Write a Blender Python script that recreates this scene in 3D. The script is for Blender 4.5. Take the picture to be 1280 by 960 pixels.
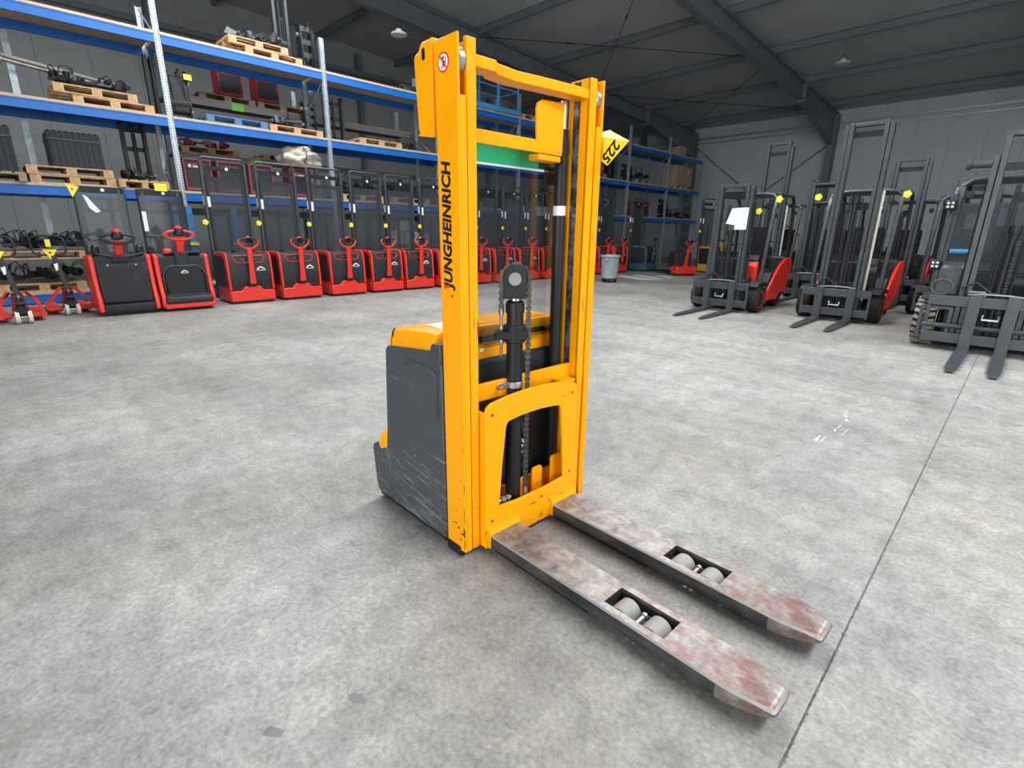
import bpy, bmesh, math, random
from mathutils import Vector, Matrix
for o in list(bpy.data.objects): bpy.data.objects.remove(o)
S = bpy.context.scene
C = S.collection
PI = math.pi
random.seed(7)

# ------------------------------------------------------------------ camera
FPX, PITCH, ROLL, CAMH, AR = 631.78, .2908, .0116, 1.3256, .7788
def camera():
    R0 = Vector((math.cos(AR), math.sin(AR), 0)); FH = Vector((-math.sin(AR), math.cos(AR), 0)); Z = Vector((0, 0, 1))
    D0 = -(FH*math.sin(PITCH) + Z*math.cos(PITCH)); F = FH*math.cos(PITCH) - Z*math.sin(PITCH)
    rt = R0*math.cos(ROLL) - D0*math.sin(ROLL); dn = R0*math.sin(ROLL) + D0*math.cos(ROLL)
    cd = bpy.data.cameras.new('camera'); co = bpy.data.objects.new('camera', cd); C.objects.link(co)
    m = Matrix((rt, -dn, -F)).transposed().to_4x4(); m.translation = (0, 0, CAMH)
    co.matrix_world = m
    cd.sensor_width = 36; cd.lens = FPX/1280*36; cd.clip_start = .05; cd.clip_end = 200
    S.camera = co
camera()

# ------------------------------------------------------------------ light and exposure
S.view_settings.view_transform = 'Standard'
S.view_settings.look = 'None'
S.view_settings.gamma = 1
S.view_settings.use_curve_mapping = False
S.view_settings.exposure = 0.45
w = bpy.data.worlds.new('sky'); S.world = w; w.use_nodes = True
bg = w.node_tree.nodes['Background']; bg.inputs[0].default_value = (.80, .90, 1, 1); bg.inputs[1].default_value = 1.2
def area(name, loc, rot, sx, sy, power, col=(1, 1, 1)):
    d = bpy.data.lights.new(name, 'AREA'); d.shape = 'RECTANGLE'; d.size = sx; d.size_y = sy; d.energy = power; d.color = col
    o = bpy.data.objects.new(name, d); C.objects.link(o); o.location = loc; o.rotation_euler = rot
    return o
# daylight: unseen roof strips added overhead to spread light evenly, open doors behind the camera and on the right
DAY = (.96, .985, 1)
SKY = [(-10.6, 1.2, 7.6), (-4.0, 1.2, 11.0), (3.3, 1.2, 9.5)]           # x, y from, y to
for i, (sx, y0, y1) in enumerate(SKY):
    area('added_roof_strip_light', (sx, (y0+y1)/2, 7.36), (0, 0, 0), 1.6, y1-y0, (440, 700, 760)[i], DAY)
area('rear_door_daylight', (2.6, -9.2, 2.5), (-PI/2, 0, PI), 10, 4.8, 780, DAY)
area('side_door_daylight', (11.2, 3.0, 2.4), (PI/2, 0, PI/2), 8, 4.6, 300, DAY)

# ------------------------------------------------------------------ materials
MATS = {}
def mat(name, col, rough=.5, metal=0., var=.12, scale=6., bump=0., col2=None, mask=None, spec=.5, coat=0.):
    """principled, base colour varied by noise; col2 shows through where a sharper noise passes 'mask'"""
    if name in MATS: return MATS[name]
    m = bpy.data.materials.new(name); m.use_nodes = True; nt = m.node_tree; N = nt.nodes; Lk = nt.links
    b = N['Principled BSDF']; b.inputs['Roughness'].default_value = rough; b.inputs['Metallic'].default_value = metal
    b.inputs['Specular IOR Level'].default_value = spec; b.inputs['Coat Weight'].default_value = coat
    tc = N.new('ShaderNodeTexCoord')
    n = N.new('ShaderNodeTexNoise'); n.inputs['Scale'].default_value = scale; n.inputs['Detail'].default_value = 5
    Lk.new(tc.outputs['Object'], n.inputs['Vector'])
    r = N.new('ShaderNodeValToRGB'); r.color_ramp.elements[0].position = .3; r.color_ramp.elements[1].position = .72
    r.color_ramp.elements[0].color = tuple(c*(1-var) for c in col)+(1,); r.color_ramp.elements[1].color = tuple(min(1, c*(1+var)) for c in col)+(1,)
    Lk.new(n.outputs['Fac'], r.inputs['Fac']); out = r.outputs['Color']
    if col2 is not None:
        n2 = N.new('ShaderNodeTexNoise'); n2.inputs['Scale'].default_value = mask[0]; n2.inputs['Detail'].default_value = 8; n2.inputs['Roughness'].default_value = .7
        Lk.new(tc.outputs['Object'], n2.inputs['Vector'])
        r2 = N.new('ShaderNodeValToRGB'); r2.color_ramp.elements[0].position = mask[1]; r2.color_ramp.elements[1].position = mask[2]
        Lk.new(n2.outputs['Fac'], r2.inputs['Fac'])
        mx = N.new('ShaderNodeMix'); mx.data_type = 'RGBA'; mx.inputs[7].default_value = tuple(col2)+(1,)
        Lk.new(r2.outputs['Color'], mx.inputs[0]); Lk.new(out, mx.inputs[6]); out = mx.outputs[2]
    Lk.new(out, b.inputs['Base Color'])
    if bump:
        bp = N.new('ShaderNodeBump'); bp.inputs['Strength'].default_value = bump; bp.inputs['Distance'].default_value = .01
        Lk.new(n.outputs['Fac'], bp.inputs['Height']); Lk.new(bp.outputs['Normal'], b.inputs['Normal'])
    MATS[name] = m; return m

def m_clear(name, tint, haze=0):
    m = bpy.data.materials.new(name); m.use_nodes = True; nt = m.node_tree; N = nt.nodes; Lk = nt.links
    N.remove(N['Principled BSDF']); out = N['Material Output']
    tr = N.new('ShaderNodeBsdfTransparent'); tr.inputs[0].default_value = tuple(tint)+(1,)
    gl = N.new('ShaderNodeBsdfGlossy'); gl.inputs['Roughness'].default_value = .06; gl.inputs[0].default_value = (.9, .9, .9, 1)
    fr = N.new('ShaderNodeFresnel'); fr.inputs[0].default_value = 1.3
    mx = N.new('ShaderNodeMixShader'); Lk.new(fr.outputs[0], mx.inputs[0]); Lk.new(tr.outputs[0], mx.inputs[1]); Lk.new(gl.outputs[0], mx.inputs[2])
    sh = mx.outputs[0]
    if haze:
        df = N.new('ShaderNodeBsdfDiffuse'); df.inputs[0].default_value = (.22, .24, .26, 1); m2 = N.new('ShaderNodeMixShader'); m2.inputs[0].default_value = haze
        Lk.new(sh, m2.inputs[1]); Lk.new(df.outputs[0], m2.inputs[2]); sh = m2.outputs[0]
    Lk.new(sh, out.inputs[0]); MATS[name] = m; return m

def m_yellow():
    """yellow enamel, chipped to dark metal low down where things scrape along it"""
    m = mat('yellow_enamel', (.93, .365, .0), .42, 0, .03, 3, spec=.22)
    nt = m.node_tree; N = nt.nodes; Lk = nt.links; b = N['Principled BSDF']
    src = b.inputs['Base Color'].links[0].from_socket
    tc = N.new('ShaderNodeTexCoord'); sp = N.new('ShaderNodeSeparateXYZ'); Lk.new(tc.outputs['Object'], sp.inputs[0])
    n = N.new('ShaderNodeTexNoise'); n.inputs['Scale'].default_value = 22; n.inputs['Detail'].default_value = 9; n.inputs['Roughness'].default_value = .72
    mp = N.new('ShaderNodeMapping'); mp.inputs['Scale'].default_value = (1.6, 1.6, .55); Lk.new(tc.outputs['Object'], mp.inputs[0]); Lk.new(mp.outputs[0], n.inputs['Vector'])
    mr = N.new('ShaderNodeMapRange'); mr.inputs[1].default_value = .0; mr.inputs[2].default_value = .55; mr.inputs[3].default_value = .115; mr.inputs[4].default_value = -.02
    Lk.new(sp.outputs[2], mr.inputs[0])
    ad = N.new('ShaderNodeMath'); ad.operation = 'ADD'; Lk.new(n.outputs['Fac'], ad.inputs[0]); Lk.new(mr.outputs[0], ad.inputs[1])
    r = N.new('ShaderNodeValToRGB'); r.color_ramp.elements[0].position = .70; r.color_ramp.elements[1].position = .735
    Lk.new(ad.outputs[0], r.inputs[0])
    mx = N.new('ShaderNodeMix'); mx.data_type = 'RGBA'; mx.inputs[7].default_value = (.045, .035, .025, 1)
    Lk.new(r.outputs[0], mx.inputs[0]); Lk.new(src, mx.inputs[6]); Lk.new(mx.outputs[2], b.inputs['Base Color'])
    return m

def m_fork():
    """bare worn steel with rests of red-brown paint towards the tip"""
    m = bpy.data.materials.new('worn_fork_steel'); m.use_nodes = True; nt = m.node_tree; N = nt.nodes; Lk = nt.links; b = N['Principled BSDF']
    tc = N.new('ShaderNodeTexCoord'); sp = N.new('ShaderNodeSeparateXYZ'); Lk.new(tc.outputs['Object'], sp.inputs[0])
    def noise(sc, det=6, stretch=None, rgh=.6):
        n = N.new('ShaderNodeTexNoise'); n.inputs['Scale'].default_value = sc; n.inputs['Detail'].default_value = det; n.inputs['Roughness'].default_value = rgh
        if stretch:
            mp = N.new('ShaderNodeMapping'); mp.inputs['Scale'].default_value = stretch; Lk.new(tc.outputs['Object'], mp.inputs[0]); Lk.new(mp.outputs[0], n.inputs['Vector'])
        else: Lk.new(tc.outputs['Object'], n.inputs['Vector'])
        return n
    n1 = noise(16, 10, None, .72); r1 = N.new('ShaderNodeValToRGB'); r1.color_ramp.elements[0].position = .32; r1.color_ramp.elements[1].position = .7
    r1.color_ramp.elements[0].color = (.12, .105, .10, 1); r1.color_ramp.elements[1].color = (.47, .43, .41, 1); Lk.new(n1.outputs[0], r1.inputs[0])
    n2 = noise(11, 12, (1, 1.4, 1), .78); mr = N.new('ShaderNodeMapRange'); mr.inputs[1].default_value = 0; mr.inputs[2].default_value = 1.15; mr.inputs[3].default_value = -.10; mr.inputs[4].default_value = .09
    Lk.new(sp.outputs[0], mr.inputs[0]); ad = N.new('ShaderNodeMath'); ad.operation = 'ADD'; Lk.new(n2.outputs[0], ad.inputs[0]); Lk.new(mr.outputs[0], ad.inputs[1])
    r2 = N.new('ShaderNodeValToRGB'); r2.color_ramp.elements[0].position = .49; r2.color_ramp.elements[1].position = .66; Lk.new(ad.outputs[0], r2.inputs[0])
    mx = N.new('ShaderNodeMix'); mx.data_type = 'RGBA'; mx.inputs[7].default_value = (.20, .10, .078, 1); Lk.new(r2.outputs[0], mx.inputs[0]); Lk.new(r1.outputs[0], mx.inputs[6])
    # sides keep their dark paint: chosen by the face direction of the object itself
    ge = N.new('ShaderNodeNewGeometry'); vt = N.new('ShaderNodeVectorTransform'); vt.vector_type = 'NORMAL'; vt.convert_from = 'WORLD'; vt.convert_to = 'OBJECT'
    Lk.new(ge.outputs['True Normal'], vt.inputs[0]); s2 = N.new('ShaderNodeSeparateXYZ'); Lk.new(vt.outputs[0], s2.inputs[0])
    lt = N.new('ShaderNodeMath'); lt.operation = 'LESS_THAN'; lt.inputs[1].default_value = .3; Lk.new(s2.outputs[2], lt.inputs[0])
    n3 = noise(14, 6, (.35, 1, 1)); r3 = N.new('ShaderNodeValToRGB'); r3.color_ramp.elements[0].position = .42; r3.color_ramp.elements[1].position = .75
    r3.color_ramp.elements[0].color = (.035, .036, .038, 1); r3.color_ramp.elements[1].color = (.13, .12, .115, 1); Lk.new(n3.outputs[0], r3.inputs[0])
    # the tip is worn bare on its sides too
    gt = N.new('ShaderNodeMath'); gt.operation = 'LESS_THAN'; gt.inputs[1].default_value = 1.0; Lk.new(sp.outputs[0], gt.inputs[0])
    ml = N.new('ShaderNodeMath'); ml.operation = 'MULTIPLY'; Lk.new(lt.outputs[0], ml.inputs[0]); Lk.new(gt.outputs[0], ml.inputs[1])
    mx2 = N.new('ShaderNodeMix'); mx2.data_type = 'RGBA'; Lk.new(ml.outputs[0], mx2.inputs[0]); Lk.new(mx.outputs[2], mx2.inputs[6]); Lk.new(r3.outputs[0], mx2.inputs[7])
    ab = N.new('ShaderNodeMath'); ab.operation = 'LESS_THAN'; ab.inputs[1].default_value = .96; Lk.new(s2.outputs[2], ab.inputs[0])
    ac = N.new('ShaderNodeMath'); ac.operation = 'GREATER_THAN'; ac.inputs[1].default_value = .3; Lk.new(s2.outputs[2], ac.inputs[0])
    am = N.new('ShaderNodeMath'); am.operation = 'MULTIPLY'; Lk.new(ab.outputs[0], am.inputs[0]); Lk.new(ac.outputs[0], am.inputs[1])
    mx3 = N.new('ShaderNodeMix'); mx3.data_type = 'RGBA'; mx3.inputs[7].default_value = (.36, .345, .33, 1); Lk.new(am.outputs[0], mx3.inputs[0]); Lk.new(mx2.outputs[2], mx3.inputs[6])
    Lk.new(mx3.outputs[2], b.inputs['Base Color']); b.inputs['Metallic'].default_value = .4
    rr = N.new('ShaderNodeMapRange'); rr.inputs[3].default_value = .3; rr.inputs[4].default_value = .6; Lk.new(n1.outputs[0], rr.inputs[0]); Lk.new(rr.outputs[0], b.inputs['Roughness'])
    MATS['worn_fork_steel'] = m; return m

def m_floor():
    m = bpy.data.materials.new('concrete_floor'); m.use_nodes = True; nt = m.node_tree; N = nt.nodes; Lk = nt.links; b = N['Principled BSDF']
    tc = N.new('ShaderNodeTexCoord')
    def noise(sc, det, rgh, stretch=(1, 1, 1), rot=0, dist=0):
        mp = N.new('ShaderNodeMapping'); mp.inputs['Scale'].default_value = stretch; mp.inputs['Rotation'].default_value = (0, 0, rot)
        Lk.new(tc.outputs['Object'], mp.inputs[0]); n = N.new('ShaderNodeTexNoise'); Lk.new(mp.outputs[0], n.inputs['Vector'])
        n.inputs['Scale'].default_value = sc; n.inputs['Detail'].default_value = det; n.inputs['Roughness'].default_value = rgh; n.inputs['Distortion'].default_value = dist
        return n.outputs['Fac']
    def ramp(fac, p0, p1, c0, c1):
        r = N.new('ShaderNodeValToRGB'); r.color_ramp.elements[0].position = p0; r.color_ramp.elements[1].position = p1
        r.color_ramp.elements[0].color = c0; r.color_ramp.elements[1].color = c1; Lk.new(fac, r.inputs[0]); return r.outputs[0]
    def mixm(a, b_, fac, mode='MIX'):
        x = N.new('ShaderNodeMix'); x.data_type = 'RGBA'; x.blend_type = mode
        if isinstance(fac, float): x.inputs[0].default_value = fac
        else: Lk.new(fac, x.inputs[0])
        Lk.new(a, x.inputs[6])
        if isinstance(b_, tuple): x.inputs[7].default_value = b_
        else: Lk.new(b_, x.inputs[7])
        return x.outputs[2]
    big = ramp(noise(.55, 6, .6), .3, .72, (.225, .223, .213, 1), (.42, .414, .395, 1))
    warm = ramp(noise(.9, 4, .5, rot=.5), .45, .7, (1, 1, 1, 1), (1.0, .965, .90, 1))
    c = mixm(big, warm, 1.0, 'MULTIPLY')
    trk = ramp(noise(1.3, 8, .65, (.35, 2.2, 1), .5), .3, .7, (.80, .80, .80, 1), (1.1, 1.1, 1.1, 1))      # long tyre tracks
    c = mixm(c, trk, .8, 'MULTIPLY')
    trk2 = ramp(noise(1.6, 8, .7, (2.4, .3, 1), .25), .3, .7, (.84, .84, .84, 1), (1.1, 1.1, 1.1, 1))
    c = mixm(c, trk2, .7, 'MULTIPLY')
    mid = ramp(noise(9, 10, .75, dist=.6), .3, .72, (.62, .62, .62, 1), (1.28, 1.28, 1.28, 1))
    c = mixm(c, mid, .9, 'MULTIPLY')
    fine = ramp(noise(60, 6, .7), .3, .75, (.58, .58, .58, 1), (1.32, 1.32, 1.32, 1))
    c = mixm(c, fine, .9, 'MULTIPLY')
    scr = ramp(noise(3.2, 9, .8, (6, .25, 1), .9, .4), .62, .70, (0, 0, 0, 1), (1, 1, 1, 1))
    sf = N.new('ShaderNodeMath'); sf.operation = 'MULTIPLY'; sf.inputs[1].default_value = .35; Lk.new(scr, sf.inputs[0])
    c = mixm(c, (.17, .165, .16, 1), sf.outputs[0])
    pits = ramp(noise(38, 3, .5), .73, .77, (0, 0, 0, 1), (1, 1, 1, 1))
    pf = N.new('ShaderNodeMath'); pf.operation = 'MULTIPLY'; pf.inputs[1].default_value = .5; Lk.new(pits, pf.inputs[0])
    c = mixm(c, (.14, .14, .14, 1), pf.outputs[0])
    Lk.new(c, b.inputs['Base Color'])
    rr = N.new('ShaderNodeMapRange'); rr.inputs[3].default_value = .42; rr.inputs[4].default_value = .68; Lk.new(noise(2.2, 6, .6), rr.inputs[0]); Lk.new(rr.outputs[0], b.inputs['Roughness'])
    b.inputs['Specular IOR Level'].default_value = .35
    bp = N.new('ShaderNodeBump'); bp.inputs['Strength'].default_value = .25; bp.inputs['Distance'].default_value = .004; Lk.new(noise(45, 8, .7), bp.inputs['Height']); Lk.new(bp.outputs[0], b.inputs['Normal'])
    MATS['concrete_floor'] = m; return m

YEL = m_yellow(); FORK = m_fork(); FLOOR = m_floor()
GLASS = m_clear('clear_polycarbonate', (.86, .87, .88)); SMOKE = m_clear('scratched_polycarbonate', (.55, .58, .61), haze=.15)
def m_panel():
    """charcoal plastic, scored by long level scratches, denser low down"""
    m = mat('charcoal_plastic', (.050, .056, .066), .5, 0, .12, 5, .03); nt = m.node_tree; N = nt.nodes; Lk = nt.links; b = N['Principled BSDF']
    src = b.inputs['Base Color'].links[0].from_socket; tc = N.new('ShaderNodeTexCoord'); sp = N.new('ShaderNodeSeparateXYZ'); Lk.new(tc.outputs['Object'], sp.inputs[0])
    out = src
    for sc, rot, lo, hi, col, stretch in ((3.0, .13, .62, .66, (.17, .18, .19, 1), (1.2, 1.2, 34)), (5.0, .22, .66, .69, (.26, .27, .28, 1), (1.0, 1.0, 26)), (30, 0, .64, .72, (.15, .155, .16, 1), (1, 1, 1.6))):
        mp = N.new('ShaderNodeMapping'); mp.inputs['Rotation'].default_value = (0, -rot, 0); Lk.new(tc.outputs['Object'], mp.inputs[0])
        m2 = N.new('ShaderNodeMapping'); m2.inputs['Scale'].default_value = stretch; Lk.new(mp.outputs[0], m2.inputs[0])
        n = N.new('ShaderNodeTexNoise'); n.inputs['Scale'].default_value = sc; n.inputs['Detail'].default_value = 5; n.inputs['Roughness'].default_value = .6; Lk.new(m2.outputs[0], n.inputs['Vector'])
        mr = N.new('ShaderNodeMapRange'); mr.inputs[1].default_value = .02; mr.inputs[2].default_value = .6; mr.inputs[3].default_value = .09; mr.inputs[4].default_value = -.03; Lk.new(sp.outputs[2], mr.inputs[0])
        ad = N.new('ShaderNodeMath'); ad.operation = 'ADD'; Lk.new(n.outputs[0], ad.inputs[0]); Lk.new(mr.outputs[0], ad.inputs[1])
        rr = N.new('ShaderNodeValToRGB'); rr.color_ramp.elements[0].position = lo; rr.color_ramp.elements[1].position = hi+.05; Lk.new(ad.outputs[0], rr.inputs[0])
        mx = N.new('ShaderNodeMix'); mx.data_type = 'RGBA'; mx.inputs[7].default_value = col; Lk.new(rr.outputs[0], mx.inputs[0]); Lk.new(out, mx.inputs[6]); out = mx.outputs[2]
    Lk.new(out, b.inputs['Base Color']); return m
PANEL = m_panel()
BLACK = mat('black_plastic', (.018, .019, .021), .5, 0, .2, 8, spec=.25)
BLK2 = mat('black_steel', (.014, .015, .017), .42, 0, .25, 10, spec=.3)
GREY = mat('dark_grey_mast_steel', (.050, .056, .063), .42, .25, .18, 8, .03, (.13, .135, .14), (26, .66, .76))
RED = mat('red_enamel', (.66, .030, .018), .36, 0, .06, 3, spec=.5)
DRED = mat('dark_red_enamel', (.24, .015, .02), .45, 0, .12, 5)
HOOD = mat('hood_black_plastic', (.024, .026, .029), .5, 0, .15, 10, spec=.28)
CHROME = mat('chromed_rod', (.75, .75, .74), .18, 1, .05, 10)
STEEL = mat('bare_steel', (.42, .42, .41), .38, .85, .2, 14)
ZINC = mat('dull_zinc', (.26, .255, .24), .55, .3, .15, 30)
GREASE = mat('greased_track_steel', (.06, .058, .055), .3, .6, .6, 18, .05, (.36, .35, .33), (16, .46, .64))
WHITE = mat('white_sticker', (.80, .80, .78), .5, 0, .04, 8)
GREEN = mat('green_sign', (.0, .33, .14), .4, 0, .04, 3)
ROLL = mat('grey_polyurethane', (.30, .29, .265), .6, 0, .10, 14, .03)
CHAIN = mat('oiled_chain', (.085, .074, .062), .4, .6, .3, 40)
BLUE = mat('blue_rack_beam', (.005, .115, .42), .42, 0, .08, 3, 0, (.03, .07, .20), (9, .68, .76))
GALV = mat('galvanised_steel', (.42, .47, .51), .42, .7, .16, 8)
DECK = mat('chipboard', (.50, .38, .27), .8, 0, .15, 20)
WOOD = mat('pallet_wood', (.46, .29, .155), .8, 0, .30, 7, .05, (.22, .14, .08), (9, .56, .72))
WOOD2 = mat('weathered_pallet_wood', (.30, .22, .15), .85, 0, .30, 7, .05)
CARD = mat('cardboard', (.36, .25, .16), .85, 0, .12, 5)
CARTW = mat('pale_carton', (.44, .44, .44), .8, 0, .12, 5)
TARP = mat('dirty_white_tarp', (.50, .46, .40), .75, 0, .28, 4, .3, (.26, .20, .15), (5, .52, .66))
TAG = mat('yellow_tag', (.86, .70, .035), .45, 0, .05, 6)
BPAL = mat('blue_painted_wood', (.07, .16, .30), .75, 0, .25, 6)
BLUE2 = mat('light_blue_steel', (.05, .22, .47), .45, 0, .15, 6)
TYRE = mat('rubber_tyre', (.018, .018, .018), .8, 0, .25, 14, .05, spec=.2)
TREAD = mat('pale_dusty_tread', (.28, .255, .21), .85, 0, .25, 12)
BIN = mat('grey_bin_plastic', (.26, .30, .32), .55, 0, .1, 4)
PAPER = mat('paper', (.66, .68, .70), .7, 0, .04, 5)
SEAT = mat('seat_cloth', (.010, .010, .011), .8, 0, .2, 20, spec=.1)
PALE = mat('pale_nylon', (.66, .63, .56), .55, 0, .08, 10)
REDLENS = mat('red_print', (.7, .03, .02), .45, 0, .03, 5)
WPANEL = mat('grey_wall_panel', (.50, .53, .54), .55, 0, .06, 1.2)
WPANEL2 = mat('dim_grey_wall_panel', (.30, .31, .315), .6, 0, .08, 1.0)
ROOFM = mat('roof_panel', (.42, .44, .45), .6, 0, .06, .8)
RAFT = mat('painted_rafter_steel', (.15, .168, .182), .5, .05, .1, 2)
OCHRE = mat('ochre_enamel', (.72, .33, .02), .45, 0, .06, 5)
LIME = mat('green_shelf_label', (.14, .56, .06), .5, 0, .05, 5)
JOINT = mat('joint_filler', (.115, .112, .106), .85, 0, .45, 30, .4)
STAIN = mat('floor_stain', (.17, .172, .17), .6, 0, .2, 20)
SCUFF_SUN = mat('worn_white_paint_and_sun_patch', (.58, .58, .56), .6, 0, .15, 9)  # white of the worn paint scuffs, also of the painted sunlight patch
TEAL = mat('dark_teal_enamel', (.03, .09, .11), .45, 0, .1, 5)
LAMPG = mat('lamp_housing', (.55, .57, .58), .45, 0, .05, 5)
INSET = mat('maroon_black_inset', (.050, .012, .014), .4, 0, .15, 6)
BRICK = mat('faded_maroon', (.20, .03, .045), .55, 0, .15, 8)

# ------------------------------------------------------------------ mesh helpers
class MB:
    def __init__(s): s.v = []; s.f = []; s.X = None
    def add(s, vs, fs):
        b = len(s.v)
        s.v += [tuple(s.X @ Vector(p)) for p in vs] if s.X else [tuple(p) for p in vs]
        s.f += [tuple(b+i for i in f) for f in fs]; return s
    def box(s, x0, y0, z0, x1, y1, z1):
        return s.add([(x0,y0,z0),(x1,y0,z0),(x1,y1,z0),(x0,y1,z0),(x0,y0,z1),(x1,y0,z1),(x1,y1,z1),(x0,y1,z1)],
                     [(0,3,2,1),(4,5,6,7),(0,1,5,4),(1,2,6,5),(2,3,7,6),(3,0,4,7)])
    def prism(s, pts, ax, a0, a1):
        def P(p, a): return {'x': (a, p[0], p[1]), 'y': (p[0], a, p[1]), 'z': (p[0], p[1], a)}[ax]
        n = len(pts); vs = [P(p, a0) for p in pts] + [P(p, a1) for p in pts]
        return s.add(vs, [tuple(range(n)), tuple(range(2*n-1, n-1, -1))] + [(i, (i+1) % n, n+(i+1) % n, n+i) for i in range(n)])
    def ring(s, outer, inner, ax, a0, a1):
        def P(p, a): return {'x': (a, p[0], p[1]), 'y': (p[0], a, p[1]), 'z': (p[0], p[1], a)}[ax]
        n = len(outer); vs = [P(p, a0) for p in outer]+[P(p, a0) for p in inner]+[P(p, a1) for p in outer]+[P(p, a1) for p in inner]; f = []
        for i in range(n):
            j = (i+1) % n
            f += [(i, j, n+j, n+i), (2*n+i, 3*n+i, 3*n+j, 2*n+j), (i, 2*n+i, 2*n+j, j), (n+i, n+j, 3*n+j, 3*n+i)]
        return s.add(vs, f)
    def loft(s, secs):
        n = len(secs[0]); vs = [p for q in secs for p in q]; f = [tuple(range(n)), tuple(range((len(secs)-1)*n, len(secs)*n))]
        for k in range(len(secs)-1):
            for i in range(n): j = (i+1) % n; f.append((k*n+i, k*n+j, (k+1)*n+j, (k+1)*n+i))
        return s.add(vs, f)
    def cyl(s, p0, p1, r, n=12, r1=None):
        p0 = Vector(p0); p1 = Vector(p1); d = (p1-p0).normalized(); a = d.orthogonal().normalized(); b = d.cross(a); r1 = r if r1 is None else r1
        q = [(a*math.cos(2*PI*i/n)+b*math.sin(2*PI*i/n)) for i in range(n)]
        return s.loft([[tuple(p0+u*r) for u in q], [tuple(p1+u*r1) for u in q]])
    def tube(s, pts, r, n=8, closed=False):
        pts = [Vector(p) for p in pts]; m = len(pts); secs = []; up = None
        for i in range(m):
            a = pts[i-1] if (i or closed) else pts[i]; b = pts[(i+1) % m] if (i < m-1 or closed) else pts[i]
            d = (b-a).normalized()
            if up is None: up = d.orthogonal().normalized()
            up = (up-d*up.dot(d)).normalized(); e = d.cross(up)
            secs.append([tuple(pts[i]+(up*math.cos(2*PI*k/n)+e*math.sin(2*PI*k/n))*r) for k in range(n)])
        if closed:
            vs = [p for q in secs for p in q]; f = []
            for k in range(m):
                for i in range(n): j = (i+1) % n; k2 = (k+1) % m; f.append((k*n+i, k*n+j, k2*n+j, k2*n+i))
            return s.add(vs, f)
        return s.loft(secs)
    def lathe(s, prof, c=(0, 0, 0), n=20, ax='z'):
        secs = []
        for r, h in prof:
            q = []
            for i in range(n):
                u, v = r*math.cos(2*PI*i/n), r*math.sin(2*PI*i/n)
                p = {'z': (u, v, h), 'y': (u, h, v), 'x': (h, u, v)}[ax]; q.append((c[0]+p[0], c[1]+p[1], c[2]+p[2]))
            secs.append(q)
        return s.loft(secs)
    def path(s, pts, z0, z1, t0, t1):
        """bent plate: follows (x,y) points, from z0 to z1, offset t0..t1 along -x"""
        return s.loft([[(x-t0, y, z0), (x-t0, y, z1), (x-t1, y, z1), (x-t1, y, z0)] for x, y in pts])
def build(name, mb, m, parent=None, bevel=0, smooth=35):
    me = bpy.data.meshes.new(name); me.from_pydata(mb.v, [], mb.f); me.materials.append(m)
    bm = bmesh.new(); bm.from_mesh(me); bmesh.ops.recalc_face_normals(bm, faces=bm.faces); bm.to_mesh(me); bm.free()
    if smooth:
        me.polygons.foreach_set('use_smooth', [True]*len(me.polygons)); me.set_sharp_from_angle(angle=math.radians(smooth))
    o = bpy.data.objects.new(name, me); C.objects.link(o)
    if parent: o.parent = parent
    if bevel:
        b = o.modifiers.new('bevel', 'BEVEL'); b.width = bevel; b.segments = 2; b.limit_method = 'ANGLE'; b.angle_limit = .6
    return o
def bx(name, m, parent, *a, bevel=0): return build(name, MB().box(*a), m, parent, bevel)
def tag(o, label, cat, group=None):
    o['label'] = label; o['category'] = cat
    if group: o['group'] = group
    return o
def thing(name, label, cat, loc=(0, 0, 0), yaw=0, group=None):
    o = bpy.data.objects.new(name, None); C.objects.link(o); o.location = loc; o.rotation_euler = (0, 0, yaw); o.empty_display_size = .1
    return tag(o, label, cat, group)
def struct(o): o['kind'] = 'structure'; return o
def root(name):
    o = bpy.data.objects.new(name, None); C.objects.link(o); return struct(o)
KIDS = {}
def copy_tree(o, parent=None):
    c = o.copy(); C.objects.link(c)
    if parent: c.parent = parent
    for ch in [k for k in bpy.data.objects if k.parent is o]: copy_tree(ch, c)
    return c
def kids_of(o): return [k for k in bpy.data.objects if k.parent is o]
def clone(o, label, loc, yaw=None, group=None, tilt=None):
    if o.name not in KIDS:
        KIDS[o.name] = [(k, kids_of(k)) for k in kids_of(o)]
    c = o.copy(); C.objects.link(c); c.location = loc
    if yaw is not None: c.rotation_euler = (0, 0, yaw)
    if tilt: c.rotation_euler = tilt
    c['label'] = label
    if group: c['group'] = group
    for k, g in KIDS[o.name]:
        d = k.copy(); C.objects.link(d); d.parent = c
        for q in g: e = q.copy(); C.objects.link(e); e.parent = d
    return c
def text(name, body, m, parent, origin, right, up, width=None, size=.1, shear=0, bold=0, align='CENTER', xscale=1):
    cu = bpy.data.curves.new('t', 'FONT'); cu.body = body; cu.size = size; cu.shear = shear; cu.align_x = align; cu.align_y = 'CENTER'; cu.extrude = .0006; cu.offset = bold
    cu.resolution_u = 3
    o = bpy.data.objects.new('t', cu); C.objects.link(o); dg = bpy.context.evaluated_depsgraph_get(); me = bpy.data.meshes.new_from_object(o.evaluated_get(dg))
    bpy.data.objects.remove(o); me.name = name
    r = Vector(right).normalized(); u = Vector(up).normalized(); n = r.cross(u)
    xs = [v.co.x for v in me.vertices]; k = (width/(max(xs)-min(xs))) if width else xscale
    for v in me.vertices: v.co = Vector(origin)+r*v.co.x*k+u*v.co.y+n*v.co.z
    me.materials.clear(); me.materials.append(m)
    q = bpy.data.objects.new(name, me); C.objects.link(q); q.parent = parent; return q
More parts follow.
